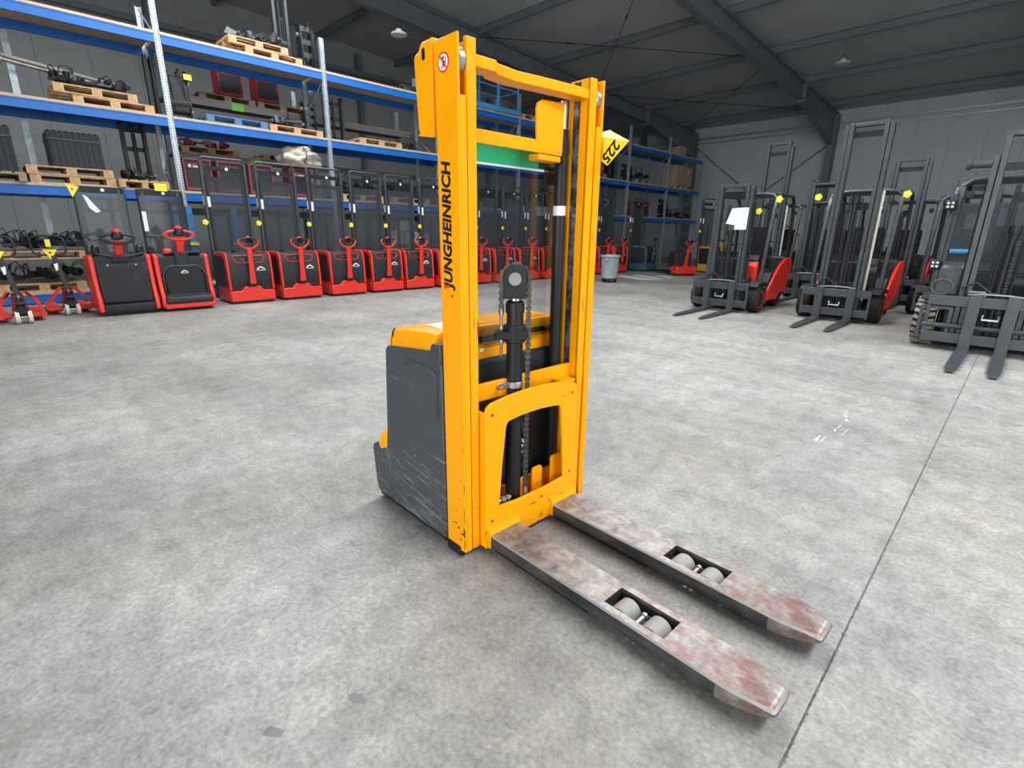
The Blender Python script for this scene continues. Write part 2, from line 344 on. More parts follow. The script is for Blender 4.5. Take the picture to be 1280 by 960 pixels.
def rrect(x0, y0, x1, y1, r, n=4):
    p = []
    for cx, cy, a in ((x1-r, y1-r, 0), (x0+r, y1-r, PI/2), (x0+r, y0+r, PI), (x1-r, y0+r, 1.5*PI)):
        p += [(cx+r*math.cos(a+i*PI/2/n), cy+r*math.sin(a+i*PI/2/n)) for i in range(n+1)]
    return p

# ------------------------------------------------------------------ the hall
YW, XL, XR, YN = 29.0, -19.5, 11.6, -9.6           # end wall, left wall, right wall, near wall
def roof_z(y): return 6.9 + .055*(YW-y) if y > .5 else 6.9+.055*(YW-.5) - .055*(.5-y)
fl = root('floor')
build('slab', MB().box(XL, YN-.3, -.2, -.1855, YW, 0), FLOOR, fl, smooth=0)
build('slab', MB().box(-.1785, YN-.3, -.2, XR, YW, 0), FLOOR, fl, smooth=0)
build('joint_filler', MB().box(-.195, YN, -.2, -.170, YW, -.0025), JOINT, fl, smooth=0)
# crumbled edges along the joint
j = MB(); rj = random.Random(3)
for i in range(120):
    y = 1.0+rj.random()**1.5*9; a = rj.uniform(.0015, .005); sx = rj.choice((-1, 1)); x = -.182+sx*rj.uniform(.003, .006); k = 5
    j.prism([(x+a*rj.uniform(.4, 1)*.6*math.cos(2*PI*q/k), y+a*2*rj.uniform(.4, 1)*math.sin(2*PI*q/k)) for q in range(k)], 'z', -.001, .0008)
build('joint_crumbs', j, JOINT, fl, smooth=0)['kind'] = 'stuff'
for (x, y, s, a) in ((-1.20, .30, .028, .5), (-1.14, .515, .024, .4)):
    rs = random.Random(int(s*1000)); p = []
    for q in range(14):
        t = 2*PI*q/14; rr = s*(1+.35*rs.uniform(-1, 1)); u, v = rr*1.25*math.cos(t), rr*.62*math.sin(t); p.append((x+u*math.cos(a)-v*math.sin(a), y+u*math.sin(a)+v*math.cos(a)))
    build('stain', MB().prism(p, 'z', -.001, .0006), STAIN, fl, smooth=0)
st = MB(); rs = random.Random(5)
for i in range(13):
    x = -.74+rs.gauss(0, .035); y = 3.66+.9*rs.random(); l = rs.uniform(.05, .22); wd = rs.uniform(.003, .010); dx = rs.uniform(-.02, .02)
    st.prism([(x, y), (x+wd, y+l*.3), (x+dx+wd*.6, y+l), (x+dx, y+l*.8)], 'z', -.001, .0006)
build('white_scuff', st, SCUFF_SUN, fl, smooth=0)
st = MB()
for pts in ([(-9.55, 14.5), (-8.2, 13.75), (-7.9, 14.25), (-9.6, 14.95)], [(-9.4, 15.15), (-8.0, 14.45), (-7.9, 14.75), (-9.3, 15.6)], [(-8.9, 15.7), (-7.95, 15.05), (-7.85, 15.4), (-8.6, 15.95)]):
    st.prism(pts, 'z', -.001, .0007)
build('painted_sun_patch', st, SCUFF_SUN, fl, smooth=0)  # patch of sunlight near the bin, put in as flat white pieces

# end wall and left wall of upright sandwich panels, each panel its own piece
wb = root('wall_back'); x = XL; n = 0
pm = {}
def panel(parent, w_, h_, m, loc, yaw):
    k = (round(w_, 3), round(h_, 3), m.name)
    if k not in pm:
        mb = MB().prism([(.006, 0), (w_-.006, 0), (w_, .012), (w_, .08), (0, .08), (0, .012)], 'z', 0, h_)
        o = build('panel', mb, m, parent, smooth=0); pm[k] = o.data
    else:
        o = bpy.data.objects.new('panel', pm[k]); C.objects.link(o); o.parent = parent
    o.location = loc; o.rotation_euler = (0, 0, yaw)
while x < XR-.01:
    panel(wb, 1.1505, 7.2, WPANEL, (x, YW, 0), 0); x += 1.1519
wl = root('wall_left'); y = YN
while y < YW-.01:
    panel(wl, 1.1485, roof_z(min(max(y, .5), YW))+.3, WPANEL2, (XL, y, 0), PI/2); y += 1.1500
wr = root('wall_right')
mb = MB().box(XR, YN, 0, XR+.15, -1.2, 8.6).box(XR, 7.2, 0, XR+.15, YW, 8.6).box(XR, -1.2, 4.8, XR+.15, 7.2, 8.6)
build('panel', mb, WPANEL2, wr, smooth=0)
wn = root('wall_near')
mb = MB().box(XL, YN-.15, 0, -2.6, YN, 8.4).box(7.8, YN-.15, 0, XR, YN, 8.4).box(-2.6, YN-.15, 5.0, 7.8, YN, 8.4)
build('panel', mb, WPANEL2, wn, smooth=0)
struct(build('door_1', MB().box(-2.7, YN-.02, 0, -2.55, YN+.1, 5.1).box(7.75, YN-.02, 0, 7.9, YN+.1, 5.1).box(-2.7, YN-.02, 5.0, 7.9, YN+.1, 5.15), RAFT, smooth=0))
struct(build('door_2', MB().box(XR-.1, -1.3, 0, XR+.02, -1.15, 4.9).box(XR-.1, 7.15, 0, XR+.02, 7.3, 4.9).box(XR-.1, -1.3, 4.8, XR+.02, 7.3, 4.95), RAFT, smooth=0))
# roof: panels between purlins, closed over the ridge; added light strips hang below
ce = root('ceiling'); PY = [27.25, 23.5, 19.95, 16.35, 12.9, 9.7, 6.4, 3.0]
edges = [YW]+PY
for a, b in zip(edges[:-1], edges[1:]):
    build('roof_panel', MB().prism([(a, roof_z(a)), (a, roof_z(a)+.1), (b+.006, roof_z(b)+.1), (b+.006, roof_z(b))], 'x', XL, XR), ROOFM, ce, smooth=0)
build('roof_panel', MB().prism([(2.1, roof_z(2.1)), (2.1, roof_z(2.1)+.1), (2.994, roof_z(3)+.1), (2.994, roof_z(3))], 'x', XL, XR), ROOFM, ce, smooth=0)
build('roof_panel', MB().prism([(YN, roof_z(YN)), (YN, roof_z(YN)+.1), (-1.1, roof_z(-1.1)+.1), (-1.1, roof_z(-1.1))], 'x', XL, XR), ROOFM, ce, smooth=0)
build('roof_panel', MB().box(XL, -1.1, 8.35, XR, 2.1, 8.5), ROOFM, ce, smooth=0)
for i, (sx, y0, y1) in enumerate(SKY):
    mb = MB()
    for q in range(9):
        y = y0+(y1-y0)*q/8; mb.box(sx-.85, y-.03, 7.42, sx+.85, y+.03, 7.48)
    mb.box(sx-.9, y0-.05, 7.38, sx-.82, y1+.05, 7.5).box(sx+.82, y0-.05, 7.38, sx+.9, y1+.05, 7.5)
    struct(build('added_skylight_%d' % (i+1), mb, RAFT, smooth=0))  # frame of an added light strip, out of view under the closed roof
for i, py in enumerate(PY):
    z = roof_z(py); t = 3+i
    mb = MB().box(XL, py-.04, z-.20, XR, py-.028, z-.001).box(XL, py-.04, z-.212, XR, py+.045, z-.20).box(XL, py-.04, z-.012, XR, py+.045, z-.001).box(XL, py+.037, z-.20, XR, py+.045, z-.17)
    struct(build('trim_%d' % t, mb, RAFT, smooth=0))
def rafter(name, X, haunch=True):
    mb = MB(); hw = .13
    def seg(y0, y1, d0, d1):
        zt0, zt1 = roof_z(y0)-.213, roof_z(y1)-.213
        mb.prism([(y0, zt0), (y1, zt1), (y1, zt1-.02), (y0, zt0-.02)], 'x', X-hw, X+hw)
        mb.prism([(y0, zt0-d0), (y1, zt1-d1), (y1, zt1-d1+.02), (y0, zt0-d0+.02)], 'x', X-hw, X+hw)
        mb.prism([(y0, zt0-.01), (y1, zt1-.01), (y1, zt1-d1+.01), (y0, zt0-d0+.01)], 'x', X-.012, X+.012)
    seg(.6, 23.6, .55, .55); seg(23.6, 28.6, .6, 1.35)
    z = roof_z(23.6); mb.box(X-.15, 23.55, z-.85, X+.15, 23.64, z-.22)
    z = roof_z(28.5); mb.box(X-.14, 28.42, 0, X+.14, 28.45, z-.25).box(X-.14, 28.86, 0, X+.14, 28.9, z-.25).box(X-.012, 28.45, 0, X+.012, 28.87, z-.25)
    return struct(build(name, mb, RAFT, smooth=0))
rafter('trim_20', -7.6); rafter('trim_21', -14.4); rafter('trim_22', -.2); rafter('trim_23', 7)
# eave rail along the end wall, gable posts along the left wall
struct(build('trim_24', MB().box(XL, 28.9, 6.30, XR, 28.998, 6.40).box(XL, 28.93, 6.10, XR, 28.998, 6.16), GALV, smooth=0))
for i, yy in enumerate((-2, 4.6, 11.2, 17.8, 24.4)):
    z = roof_z(max(yy, .6))-.22; X = XL+.01
    struct(build('trim_%d' % (30+i), MB().box(X, yy-.09, 0, X+.012, yy+.09, z).box(X+.012, yy-.006, 0, X+.2, yy+.006, z).box(X+.2, yy-.09, 0, X+.212, yy+.09, z), RAFT, smooth=0))
struct(build('trim_36', MB().box(XL+.22, YN, 4.3, XL+.3, YW, 4.45), RAFT, smooth=0))
struct(build('trim_37', MB().box(XL+.22, YN, 6.9, XL+.3, YW, 7.05), RAFT, smooth=0))
# slender bracing rods with turnbuckles under the roof and on the end wall
rods = [((-7.7, 12.2), (-14.3, 19.4)), ((-14.3, 12.7), (-7.7, 19.8)), ((-7.7, 20.2), (-14.3, 27.5)), ((-14.3, 20.2), (-7.7, 27.5)), ((-7.5, 12.5), (-.3, 19.6))]
for i, (a, b) in enumerate(rods):
    pa = Vector((a[0], a[1], roof_z(a[1])-.34)); pb = Vector((b[0], b[1], roof_z(b[1])-.34)); mb = MB().cyl(pa, pb, .012, 6)
    d = (pb-pa).normalized(); q = pa.lerp(pb, .3); mb.cyl(q, q+d*.22, .028, 8); mb.cyl(q-d*.05, q, .02, 8).cyl(q+d*.22, q+d*.27, .02, 8)
    struct(build('trim_%d' % (40+i), mb, BLK2))
for i, (a, b) in enumerate([((-14.25, 5.9), (-7.8, .9)), ((-7.8, 5.4), (-14.25, .6))]):
    struct(build('trim_%d' % (50+i), MB().cyl((a[0], 28.75, a[1]), (b[0], 28.7, b[1]), .02, 6), BLK2))
def lamp(label, loc):
    t = thing('high_bay_lamp', label, 'lamp', loc, 0, 'round lamps under the roof')
    build('housing', MB().lathe([(.05, .13), (.08, .12), (.10, .05), (.20, .03), (.215, 0), (.20, -.02), (.19, -.02)], n=24), LAMPG, t)
    build('lens', MB().lathe([(.005, -.016), (.185, -.018), (.185, -.012), (.005, -.010)], n=24), WHITE, t)
    build('hanger', MB().tube([(-.08, 0, .12), (-.06, 0, .2), (0, 0, .24), (.06, 0, .2), (.08, 0, .12)], .008, 6).cyl((0, 0, .24), (0, 0, roof_z(loc[1])-loc[2]), .004, 5), BLK2, t)
lamp('round grey high bay lamp above the pallet rack', (-13.1, 8.85, 6.33))
lamp('round pale high bay lamp under the roof above the forklifts', (-5.45, 20.2, 6.56))

# ------------------------------------------------------------------ the yellow stacker in the middle
sk_ = thing('pallet_stacker', 'large yellow electric pallet stacker with tall mast in the middle of the floor', 'stacker', (-1.375, 1.555, 0), -.0345)
def stacker(t):
    for s in (-1, 1):
        mb = MB(); Y = lambda a: s*a
        def b(x0, y0, z0, x1, y1, z1): mb.box(x0, min(s*y0, s*y1), z0, x1, max(s*y0, s*y1), z1)
        b(-.152, .374, .032, -.030, .384, 1.930)       # web, outer side
        b(-.044, .348, .032, -.0301, .374, 1.755)      # front flange
        b(-.152, .340, .032, -.138, .374, 1.755)       # rear flange
        o = build('mast_rail', mb, YEL, t, .0025)
        mb = MB(); b(-.145, .301, .028, -.040, .312, 1.930); b(-.055, .301, .028, -.036, .341, 1.930); b(-.152, .301, .05, -.138, .335, 1.90)
        inner = build('inner_mast_rail', mb, YEL, t, .003)
        mb = MB(); b(-.122, .2975, .30, -.088, .301, 1.922); build('greased_track', mb, GREASE, inner)
        mb = MB(); mb.cyl((-.075, s*.344, 1.862), (-.075, s*.372, 1.862), .042, 20); build('guide_roller', mb, STEEL, t, .003)
    # sheet metal wing behind the left rail, with its slot
    wing = [(-.160, 1.645), (-.250, 1.655), (-.266, 1.675), (-.280, 1.900), (-.274, 1.912), (-.250, 1.918), (-.240, 1.934), (-.222, 1.944), (-.160, 1.944)]
    wg = build('mast_wing_plate', MB().prism(wing, 'y', -.384, -.352), YEL, t, .008)
    build('wing_slot', MB().prism(rrect(-.226, 1.885, -.208, 1.922, .008), 'y', -.3855, -.3838), BLK2, wg)
    build('wing_fold', MB().prism([(-.166, 1.64), (-.160, 1.64), (-.160, 1.94), (-.166, 1.94)], 'y', -.389, -.383), YEL, wg, .002)
    build('wing_fold', MB().prism([(-.250, 1.662), (-.170, 1.652), (-.170, 1.64), (-.262, 1.655)], 'y', -.388, -.383), YEL, wg, .002)
    # round no-riding sticker
    stc = build('warning_sticker', MB().cyl((-.103, -.3840, 1.857), (-.103, -.3852, 1.857), .030, 28), REDLENS, t)
    build('sticker_field', MB().cyl((-.103, -.3850, 1.857), (-.103, -.3857, 1.857), .0245, 28), WHITE, stc)
    fig = MB().cyl((-.103, -.3855, 1.869), (-.103, -.3861, 1.869), .005, 10)
    for q in ([(-.107, 1.863), (-.100, 1.863), (-.101, 1.850), (-.108, 1.850)], [(-.108, 1.851), (-.104, 1.851), (-.110, 1.838), (-.114, 1.838)], [(-.104, 1.851), (-.100, 1.851), (-.097, 1.839), (-.100, 1.838)],
              [(-.100, 1.862), (-.090, 1.855), (-.091, 1.852), (-.101, 1.858)], [(-.092, 1.842), (-.089, 1.842), (-.089, 1.872), (-.092, 1.872)]): fig.prism(q, 'y', -.3861, -.3855)
    build('sticker_figure', fig, BLK2, stc)
    build('sticker_bar', MB().prism([(-.121, 1.873), (-.117, 1.877), (-.085, 1.841), (-.089, 1.837)], 'y', -.3864, -.3857), REDLENS, stc)
    # lettering up the side of the mast
    lt = text('mast_lettering', 'JUNGHEINRICH', BLK2, t, (-.102, -.3846, 1.342), (0, 0, 1), (-1, 0, 0), .44, .068, .18, .0026)
    build('lettering_mark', MB().prism([(-.133, 1.130), (-.122, 1.118), (-.122, 1.126), (-.098, 1.130), (-.098, 1.140), (-.122, 1.136), (-.122, 1.144)], 'y', -.3856, -.3838), REDLENS, lt)
    build('lettering_mark', MB().cyl((-.083, -.3838, 1.100), (-.083, -.3854, 1.100), .0045, 10), BLK2, lt)
    rs = random.Random(21)
    def scuff(pl, x, z, wd, hh):
        p = [(x+wd*rs.uniform(.5, 1)*math.cos(2*PI*q/9), z+hh*rs.uniform(.45, 1)*math.sin(2*PI*q/9)) for q in range(9)]
        build('paint_scuff', MB().prism([(a, b) for a, b in p], 'y', pl-.0006, pl+.0003) if pl == -.384 else MB().prism([(a, b) for a, b in p], 'x', pl-.0003, pl+.0006), BLK2, t, smooth=0)
    for x, z, wd, hh in ((-.034, .20, .0022, .05), (-.033, .33, .0018, .035), (-.036, .125, .006, .03), (-.05, .115, .014, .006), (-.075, .135, .012, .005), (-.10, .15, .02, .0035), (-.06, .085, .012, .003), (-.033, .08, .0025, .03), (-.034, .50, .0015, .02), (-.09, .21, .012, .002), (-.07, .27, .010, .002), (-.055, .36, .009, .0016), (-.033, .60, .0012, .012)): scuff(-.384, x, z, wd, hh)
    for y, z, wd, hh in ((-.303, .965, .003, .05), (-.322, 1.0, .0015, .03), (.318, 1.02, .002, .04), (.33, .98, .0012, .03)): scuff(-.036, y, z, wd, hh)
    for y, z, wd, hh in ((-.02, .14, .035, .003), (-.24, .115, .022, .0022), (.18, .12, .03, .002), (.17, .617, .02, .0012)): scuff(.0, y, z, wd, hh)
    # bent top bar
    pth = [(-.045, -.300), (-.045, -.205), (-.066, -.180), (-.078, -.075), (-.062, .06), (-.048, .225), (-.045, .301)]
    build('top_cross_bar', MB().path(pth, 1.852, 1.889, 0, .072), YEL, t, .003)
    # middle cross bar with the tall curled tab
    mb = MB().box(-.108, -.305, 1.632, -.096, .205, 1.678)
    mbar = build('middle_cross_bar', mb, YEL, t, .002)
    tabp = [(.060, 1.66), (.054, 1.72), (.052, 1.79), (.060, 1.812), (.083, 1.824), (.12, 1.826), (.215, 1.830), (.207, 1.64), (.09, 1.632)]
    mb = MB().prism(tabp, 'x', -.1105, -.0945); build('curled_tab', mb, YEL, mbar, .006)
    build('tab_lip', MB().box(-.150, .064, 1.606, -.094, .195, 1.628), YEL, mbar, .003)
    # lower cross bar and base cross member
    build('lower_cross_bar', MB().box(-.100, -.302, .662, -.080, .302, .735), YEL, t, .004)
    mb = MB().box(-.140, -.300, .04, -.075, .300, .105).box(-.135, -.300, .105, -.12, .300, .205)
    mb.prism([(.055, .10), (.125, .10), (.125, .25), (.115, .262), (.065, .262), (.055, .25)], 'x', -.09, -.078)
    mb.prism([(.165, .16), (.245, .16), (.245, .30), (.175, .30), (.165, .29)], 'x', -.07, -.058)
    mb.box(-.075, -.18, .1, -.06, -.09, .17)
    build('base_cross_member', mb, YEL, t, .003)
    # clear guard with green strip on top
    sp = [(-.334, .865), (.250, .865), (.285, .868), (.315, .885), (.332, .92), (.334, .96), (.334, 1.645), (-.334, 1.645)]
    gl = build('protective_screen', MB().prism(sp, 'x', -.203, -.199), GLASS, t, smooth=0)
    build('screen_top_strip', MB().box(-.198, -.334, 1.578, -.196, .300, 1.586), PAPER, gl)
    gs = build('green_sign', MB().box(-.1985, -.334, 1.586, -.196, .168, 1.650), GREEN, t)
    build('black_label', MB().prism(rrect(.205, 1.53, .30, 1.60, .01), 'x', -.1985, -.196), BLK2, gs)
    # lift cylinders behind the rails
    for s in (-1, 1):
        cy = build('side_lift_cylinder', MB().cyl((-.150, s*.262, .12), (-.150, s*.262, 1.745), .027, 18), BLK2, t)
        build('piston_rod', MB().cyl((-.150, s*.262, 1.745), (-.150, s*.262, 1.852), .019, 16), CHROME, cy)
        build('cylinder_band', MB().cyl((-.150, s*.262, 1.40), (-.150, s*.262, 1.44), .0276, 18), WHITE, cy)
        build('cylinder_collar', MB().cyl((-.150, s*.262, 1.65), (-.150, s*.262, 1.70), .031, 18), BLACK, cy)
    # middle cylinder with head block, chains and clamp
    cx, cyy = -.070, -.078; nx, ny = .70, -.714; tx, ty = .714, .70       # block faces nx,ny; tx,ty runs to its right
    cyl = build('centre_lift_cylinder', MB().cyl((cx, cyy, .13), (cx, cyy, 1.02), .0345, 24).cyl((cx, cyy, 1.012), (cx, cyy, 1.052), .0385, 24).cyl((cx, cyy, 1.052), (cx, cyy, 1.062), .0385, 24, .030), BLK2, t)
    build('piston_rod', MB().cyl((cx, cyy, 1.06), (cx, cyy, 1.085), .024, 18), CHROME, cyl)
    X = Matrix(((tx, nx, 0, cx), (ty, ny, 0, cyy), (0, 0, 1, 0), (0, 0, 0, 1)))
    mb = MB(); mb.X = X
    pr = [(-.046, 1.072), (.046, 1.072), (.046, 1.178), (.030, 1.205), (-.022, 1.205), (-.046, 1.178)]
    mb.prism(pr, 'y', .020, .040); mb.prism(pr, 'y', -.040, -.020); mb.prism([(-.046, 1.072), (.046, 1.072), (.046, 1.10), (-.046, 1.10)], 'y', -.03, .03)
    hb = build('pulley_block', mb, BLACK, cyl, .003)
    mb = MB(); mb.X = X; mb.cyl((-.0, .038, 1.150), (-.0, .048, 1.150), .026, 24); build('pulley_pin', mb, ZINC, cyl, .002)
    mb = MB(); mb.X = X; mb.cyl((0, -.018, 1.150), (0, .018, 1.150), .050, 24); build('chain_pulley', mb, BLK2, cyl)
    mb = MB(); mb.X = X; mb.prism([(-.082, .905), (.05, .905), (.05, .945), (-.082, .935)], 'y', -.03, .042); mb.cyl((0, 0, .89), (0, 0, .962), .045, 20)
    build('cylinder_clamp', mb, BLACK, cyl, .004)
    mb = MB(); mb.cyl((cx, cyy, .695), (cx, cyy, .722), .037, 24); mb.box(cx-.02, cyy-.085, .695, cx-.005, cyy-.03, .722); mb.cyl((cx-.012, cyy-.085, .708), (cx+.02, cyy-.085, .708), .009, 8)
    build('band_clamp', mb, STEEL, cyl, .002)
    def chain(pts):
        mb = MB(); P = []; step = .0125
        for a, b in zip(pts[:-1], pts[1:]):
            a, b = Vector(a), Vector(b); n = max(1, int((b-a).length/step)); P += [a.lerp(b, i/n) for i in range(n)]
        P.append(Vector(pts[-1]))
        nn = Vector((nx, ny, 0))
        for i in range(len(P)-1):
            d = (P[i+1]-P[i]).normalized(); e = nn.cross(d).normalized(); m_ = (P[i]+P[i+1])/2; wd = .0115 if i % 2 else .0075; hh = .0066
            R = Matrix((d, e, nn)).transposed().to_4x4(); R.translation = m_
            for off in ((-.007, .007) if i % 2 else (-.0035, .0035)):
                mb.X = R @ Matrix.Translation((0, 0, off)); mb.box(-hh, -wd, -.0015, hh, wd, .0015)
            mb.X = None; mb.cyl(P[i]-nn*.0095, P[i]+nn*.0095, .0032, 6)
        return mb
    arc = [X @ Vector((-.056*math.cos(a), 0, 1.150+.056*math.sin(a))) for a in [PI*i/10 for i in range(11)]]
    lft = X @ Vector((-.056, 0, 1.02)); rgt = X @ Vector((.056, 0, .22))
    ch = build('lift_chain', chain([lft]+arc+[rgt]), CHAIN, t, smooth=0); ch['kind'] = 'stuff'
    a = X @ Vector((-.056, 0, 0)); mb = MB().cyl((a.x, a.y, 1.0), (a.x, a.y, 1.03), .011, 12).cyl((a.x, a.y, .83), (a.x, a.y, 1.0), .006, 10).cyl((a.x, a.y, .885), (a.x, a.y, .90), .011, 6).cyl((a.x, a.y, .945), (a.x, a.y, .957), .011, 6)
    build('chain_anchor', mb, STEEL, t)
    a = X @ Vector((.056, 0, 0)); build('chain_anchor', MB().cyl((a.x, a.y, .165), (a.x, a.y, .225), .011, 12).box(a.x-.02, a.y-.02, .15, a.x+.02, a.y+.02, .17), STEEL, t)
    # hydraulic elbow beside the foot of the cylinder
    build('hose_fitting', MB().cyl((-.05, -.185, .19), (-.05, -.115, .19), .011, 12).cyl((-.05, -.17, .19), (-.05, -.15, .19), .018, 8).cyl((-.05, -.14, .19), (-.05, -.125, .19), .016, 8), STEEL, t)
    build('hydraulic_hose', MB().tube([(-.05, -.19, .19), (-.06, -.23, .2), (-.10, -.25, .26), (-.12, -.25, .36), (-.12, -.2, .46)], .011, 8).tube([(-.13, .02, .30), (-.125, .03, .36), (-.13, .06, .44), (-.16, .08, .5)], .010, 8).tube([(-.13, .0, .22), (-.12, .05, .33), (-.13, .045, .4), (-.16, .05, .52)], .008, 8), BLK2, t)
    mb = MB()
    for q in range(3): mb.box(-.132, .022+.002*q, .34+.025*q, -.118, .04+.002*q, .355+.025*q)
    build('white_clip', mb, WHITE, t)
    # fork carriage: arched plate with an arched opening
    outer = [(-.297, .028), (-.297, .36), (-.297, .640), (-.288, .662), (-.268, .676), (-.18, .690), (-.06, .697), (.04, .697), (.15, .688), (.245, .668), (.258, .655), (.262, .63), (.268, .36), (.270, .028), (.10, .028), (-.10, .028)]
    inner = [(-.222, .205), (-.205, .40), (-.186, .555), (-.180, .572), (-.168, .580), (-.10, .588), (-.05, .590), (.02, .590), (.10, .584), (.140, .578), (.150, .570), (.156, .555), (.178, .36), (.192, .205), (.07, .195), (-.11, .195)]
    car = build('fork_carriage', MB().ring(outer, inner, 'x', -.014, 0), YEL, t, .003)
    build('carriage_side', MB().box(-.075, -.297, .03, -.014, -.285, .64), YEL, car, .002); build('carriage_side', MB().box(-.075, .256, .03, -.014, .268, .63), YEL, car, .002); build('carriage_shelf', MB().box(-.09, .17, .672, -.004, .250, .684), YEL, car, .002)
    for (yy, zz) in ((-.262, .628), (.228, .622), (-.262, .15), (.232, .22), (.04, .155)):
        build('carriage_bolt_hole', MB().cyl((-.002, yy, zz), (.0012, yy, zz), .0065, 10), DRED, car)
    for s in (-1, 1):      # heel gussets over the forks
        yc = s*(.28-.08575); build('fork_heel', MB().prism([(-.0, .088), (.012, .088), (.001, .118), (0, .118)], 'y', yc-.088, yc+.088).box(0, yc-.091 if s < 0 else yc-.088, .03, .014, yc-.086 if s < 0 else yc-.083, .092), YEL, car, .001)
    # forks
    for s in (-1, 1):
        yc = s*(.28-.08575); fk = bpy.data.objects.new('fork', None)
        H, z0, zt = .08575, .030, .0902
        def sec(x, hw, zb, z1, ch=.006): return [(x, -hw, zb+.012), (x, -hw+.008, zb), (x, hw-.008, zb), (x, hw, zb+.012), (x, hw, z1-ch), (x, hw-ch, z1), (x, -hw+ch, z1), (x, -hw, z1-ch)]
        mb = MB().loft([sec(.001, H, z0, zt), sec(.5795, H, z0, zt)])
        for q in (-1, 1):
            p = [(q*H, z0+.012), (q*(H-.008), z0), (q*.0532, z0), (q*.0532, zt), (q*(H-.006), zt), (q*H, zt-.006)]
            mb.prism(p, 'x', .5794, .8134)
        mb.loft([sec(.8133, H, z0, zt), sec(1.030, H, z0, zt), sec(1.045, H-.002, z0+.004, zt), sec(1.10, .073, z0+.012, zt-.001), sec(1.135, .064, z0+.020, zt-.003, .009), sec(1.150, .057, z0+.026, zt-.007, .010), sec(1.158, .046, z0+.030, zt-.015, .010)])
        fk = build('fork', mb, FORK, t); fk.location = (0, yc, 0)
        build('fork_underbeam', MB().box(.02, -.070, .012, .52, .070, .032), BLK2, fk); build('fork_skid', MB().box(.86, -.055, .018, 1.02, .055, .032), BLK2, fk)
        mb = MB()
        for q in (-1, 1): mb.box(.582, min(q*.0531, q*.047), .015, .811, max(q*.0531, q*.047), .074)
        build('roller_frame', mb, BLK2, fk)
        mb = MB().box(.590, .0395, .044, .805, .0425, .052); build('roller_link', mb, STEEL, fk)
        for xx in (.636, .757):
            mb = MB().lathe([(.034, -.043), (.0415, -.038), (.0430, -.012), (.0430, .012), (.0415, .038), (.034, .043)], (xx, -.004, .0435), 28, 'y'); build('load_roller', mb, ROLL, fk)
        build('roller_axle', MB().cyl((.696, -.050, .056), (.696, .022, .056), .0085, 14).cyl((.696, .018, .056), (.696, .030, .056), .013, 14), STEEL, fk)
    # chassis and covers
    mb = MB().prism([(-.63, .06), (-.19, .06), (-.19, .80), (-.60, .80)], 'y', -.375, .375)
    build('chassis', mb, BLACK, t, .01)
    mb = MB().prism([(-.76, .012), (-.06, .012), (-.06, .062), (-.77, .062)], 'y', -.372, .372).prism([(-.158, .0), (-.06, .0), (-.06, .05), (-.158, .05)], 'y', -.386, -.30)
    build('floor_skirt', mb, BLK2, t, .006)
    for s in (-1, 1):
        y0, y1 = sorted((s*.374, s*.392))
        pn = [(-.635, .315), (-.618, .42), (-.590, .80), (-.584, .822), (-.568, .836), (-.242, .868), (-.226, .868), (-.156, .86), (-.156, .045), (-.60, .045), (-.60, .16), (-.606, .24), (-.616, .285)]
        sp_ = build('side_panel', MB().prism(pn, 'y', y0, y1), PANEL, t, .007)
        build('panel_block', MB().prism([(-.232, .838), (-.222, .893), (-.210, .903), (-.156, .905), (-.156, .82), (-.215, .82)], 'y', s*.34 if s > 0 else -.396, .396 if s > 0 else -.34), PANEL, sp_, .006)
        rb = [(-.420, .786), (-.412, .801), (-.395, .806), (-.210, .800), (-.190, .786), (-.186, .60), (-.194, .585), (-.204, .60), (-.207, .775), (-.22, .788), (-.40, .793), (-.412, .776)]
        build('panel_rib', MB().prism(rb, 'y', *sorted((s*.391, s*.3965))), PANEL, sp_, .002)
        bp = [(-.780, .262), (-.772, .300), (-.740, .308), (-.640, .312), (-.620, .282), (-.609, .24), (-.603, .16), (-.603, .045), (-.745, .045), (-.760, .08)]
        build('corner_bumper', MB().prism(bp, 'y', *sorted((s*.24, s*.392))), PANEL, t, .012)
        mb = MB(); zc = .300
        secs = []
        for k in range(7):
            a = k/6*PI/2; rr = math.cos(a); secs.append([(-.685+(.062+.018*(1-math.sin(a)))*(.25+.75*rr)*math.cos(2*PI*i/16), s*.318+(.075)*(.25+.75*rr)*math.sin(2*PI*i/16), zc+.088*math.sin(a)) for i in range(16)])
        mb.loft(secs); build('caster_cap', mb, YEL, t)
    build('rear_bumper', MB().prism([(-.775, .07), (-.790, .2), (-.775, .295), (-.62, .295), (-.62, .06)], 'y', -.26, .26), PANEL, t, .012)
    # yellow hood with its front console
    hp = [(-.602, .838), (-.606, .868), (-.590, .900), (-.555, .916), (-.40, .936), (-.26, .944), (-.226, .940), (-.216, .925), (-.212, .80), (-.222, .785), (-.56, .79)]
    def hs(y, k, dz): return [(x*(1-0)+(k if x < -.5 else -k*.2), y, z+(dz if z > .85 else 0)) for x, z in hp]
    hd = build('hood', MB().loft([hs(-.376, .03, -.035), hs(-.362, .012, -.012), hs(-.33, 0, 0), hs(.33, 0, 0), hs(.362, .012, -.012), hs(.376, .03, -.035)]), YEL, t, .004)
    build('hood_seam', MB().prism([(-.560, .8385), (-.545, .900), (-.525, .9195), (-.520, .919), (-.540, .899), (-.555, .8385)], 'y', -.3765, -.372), BLK2, hd)
    build('console_slot', MB().box(-.2125, -.33, .872, -.208, -.02, .900).box(-.2125, .0, .878, -.208, .32, .902), BLK2, hd)
    build('console_label', MB().box(-.2125, -.152, .832, -.2095, -.128, .846), WHITE, hd)
    mb = MB()
    for yy in (.10, .145): mb.cyl((-.214, yy, .852), (-.2085, yy, .852), .007, 12).box(-.213, yy-.0015, .82, -.2092, yy+.0015, .852)
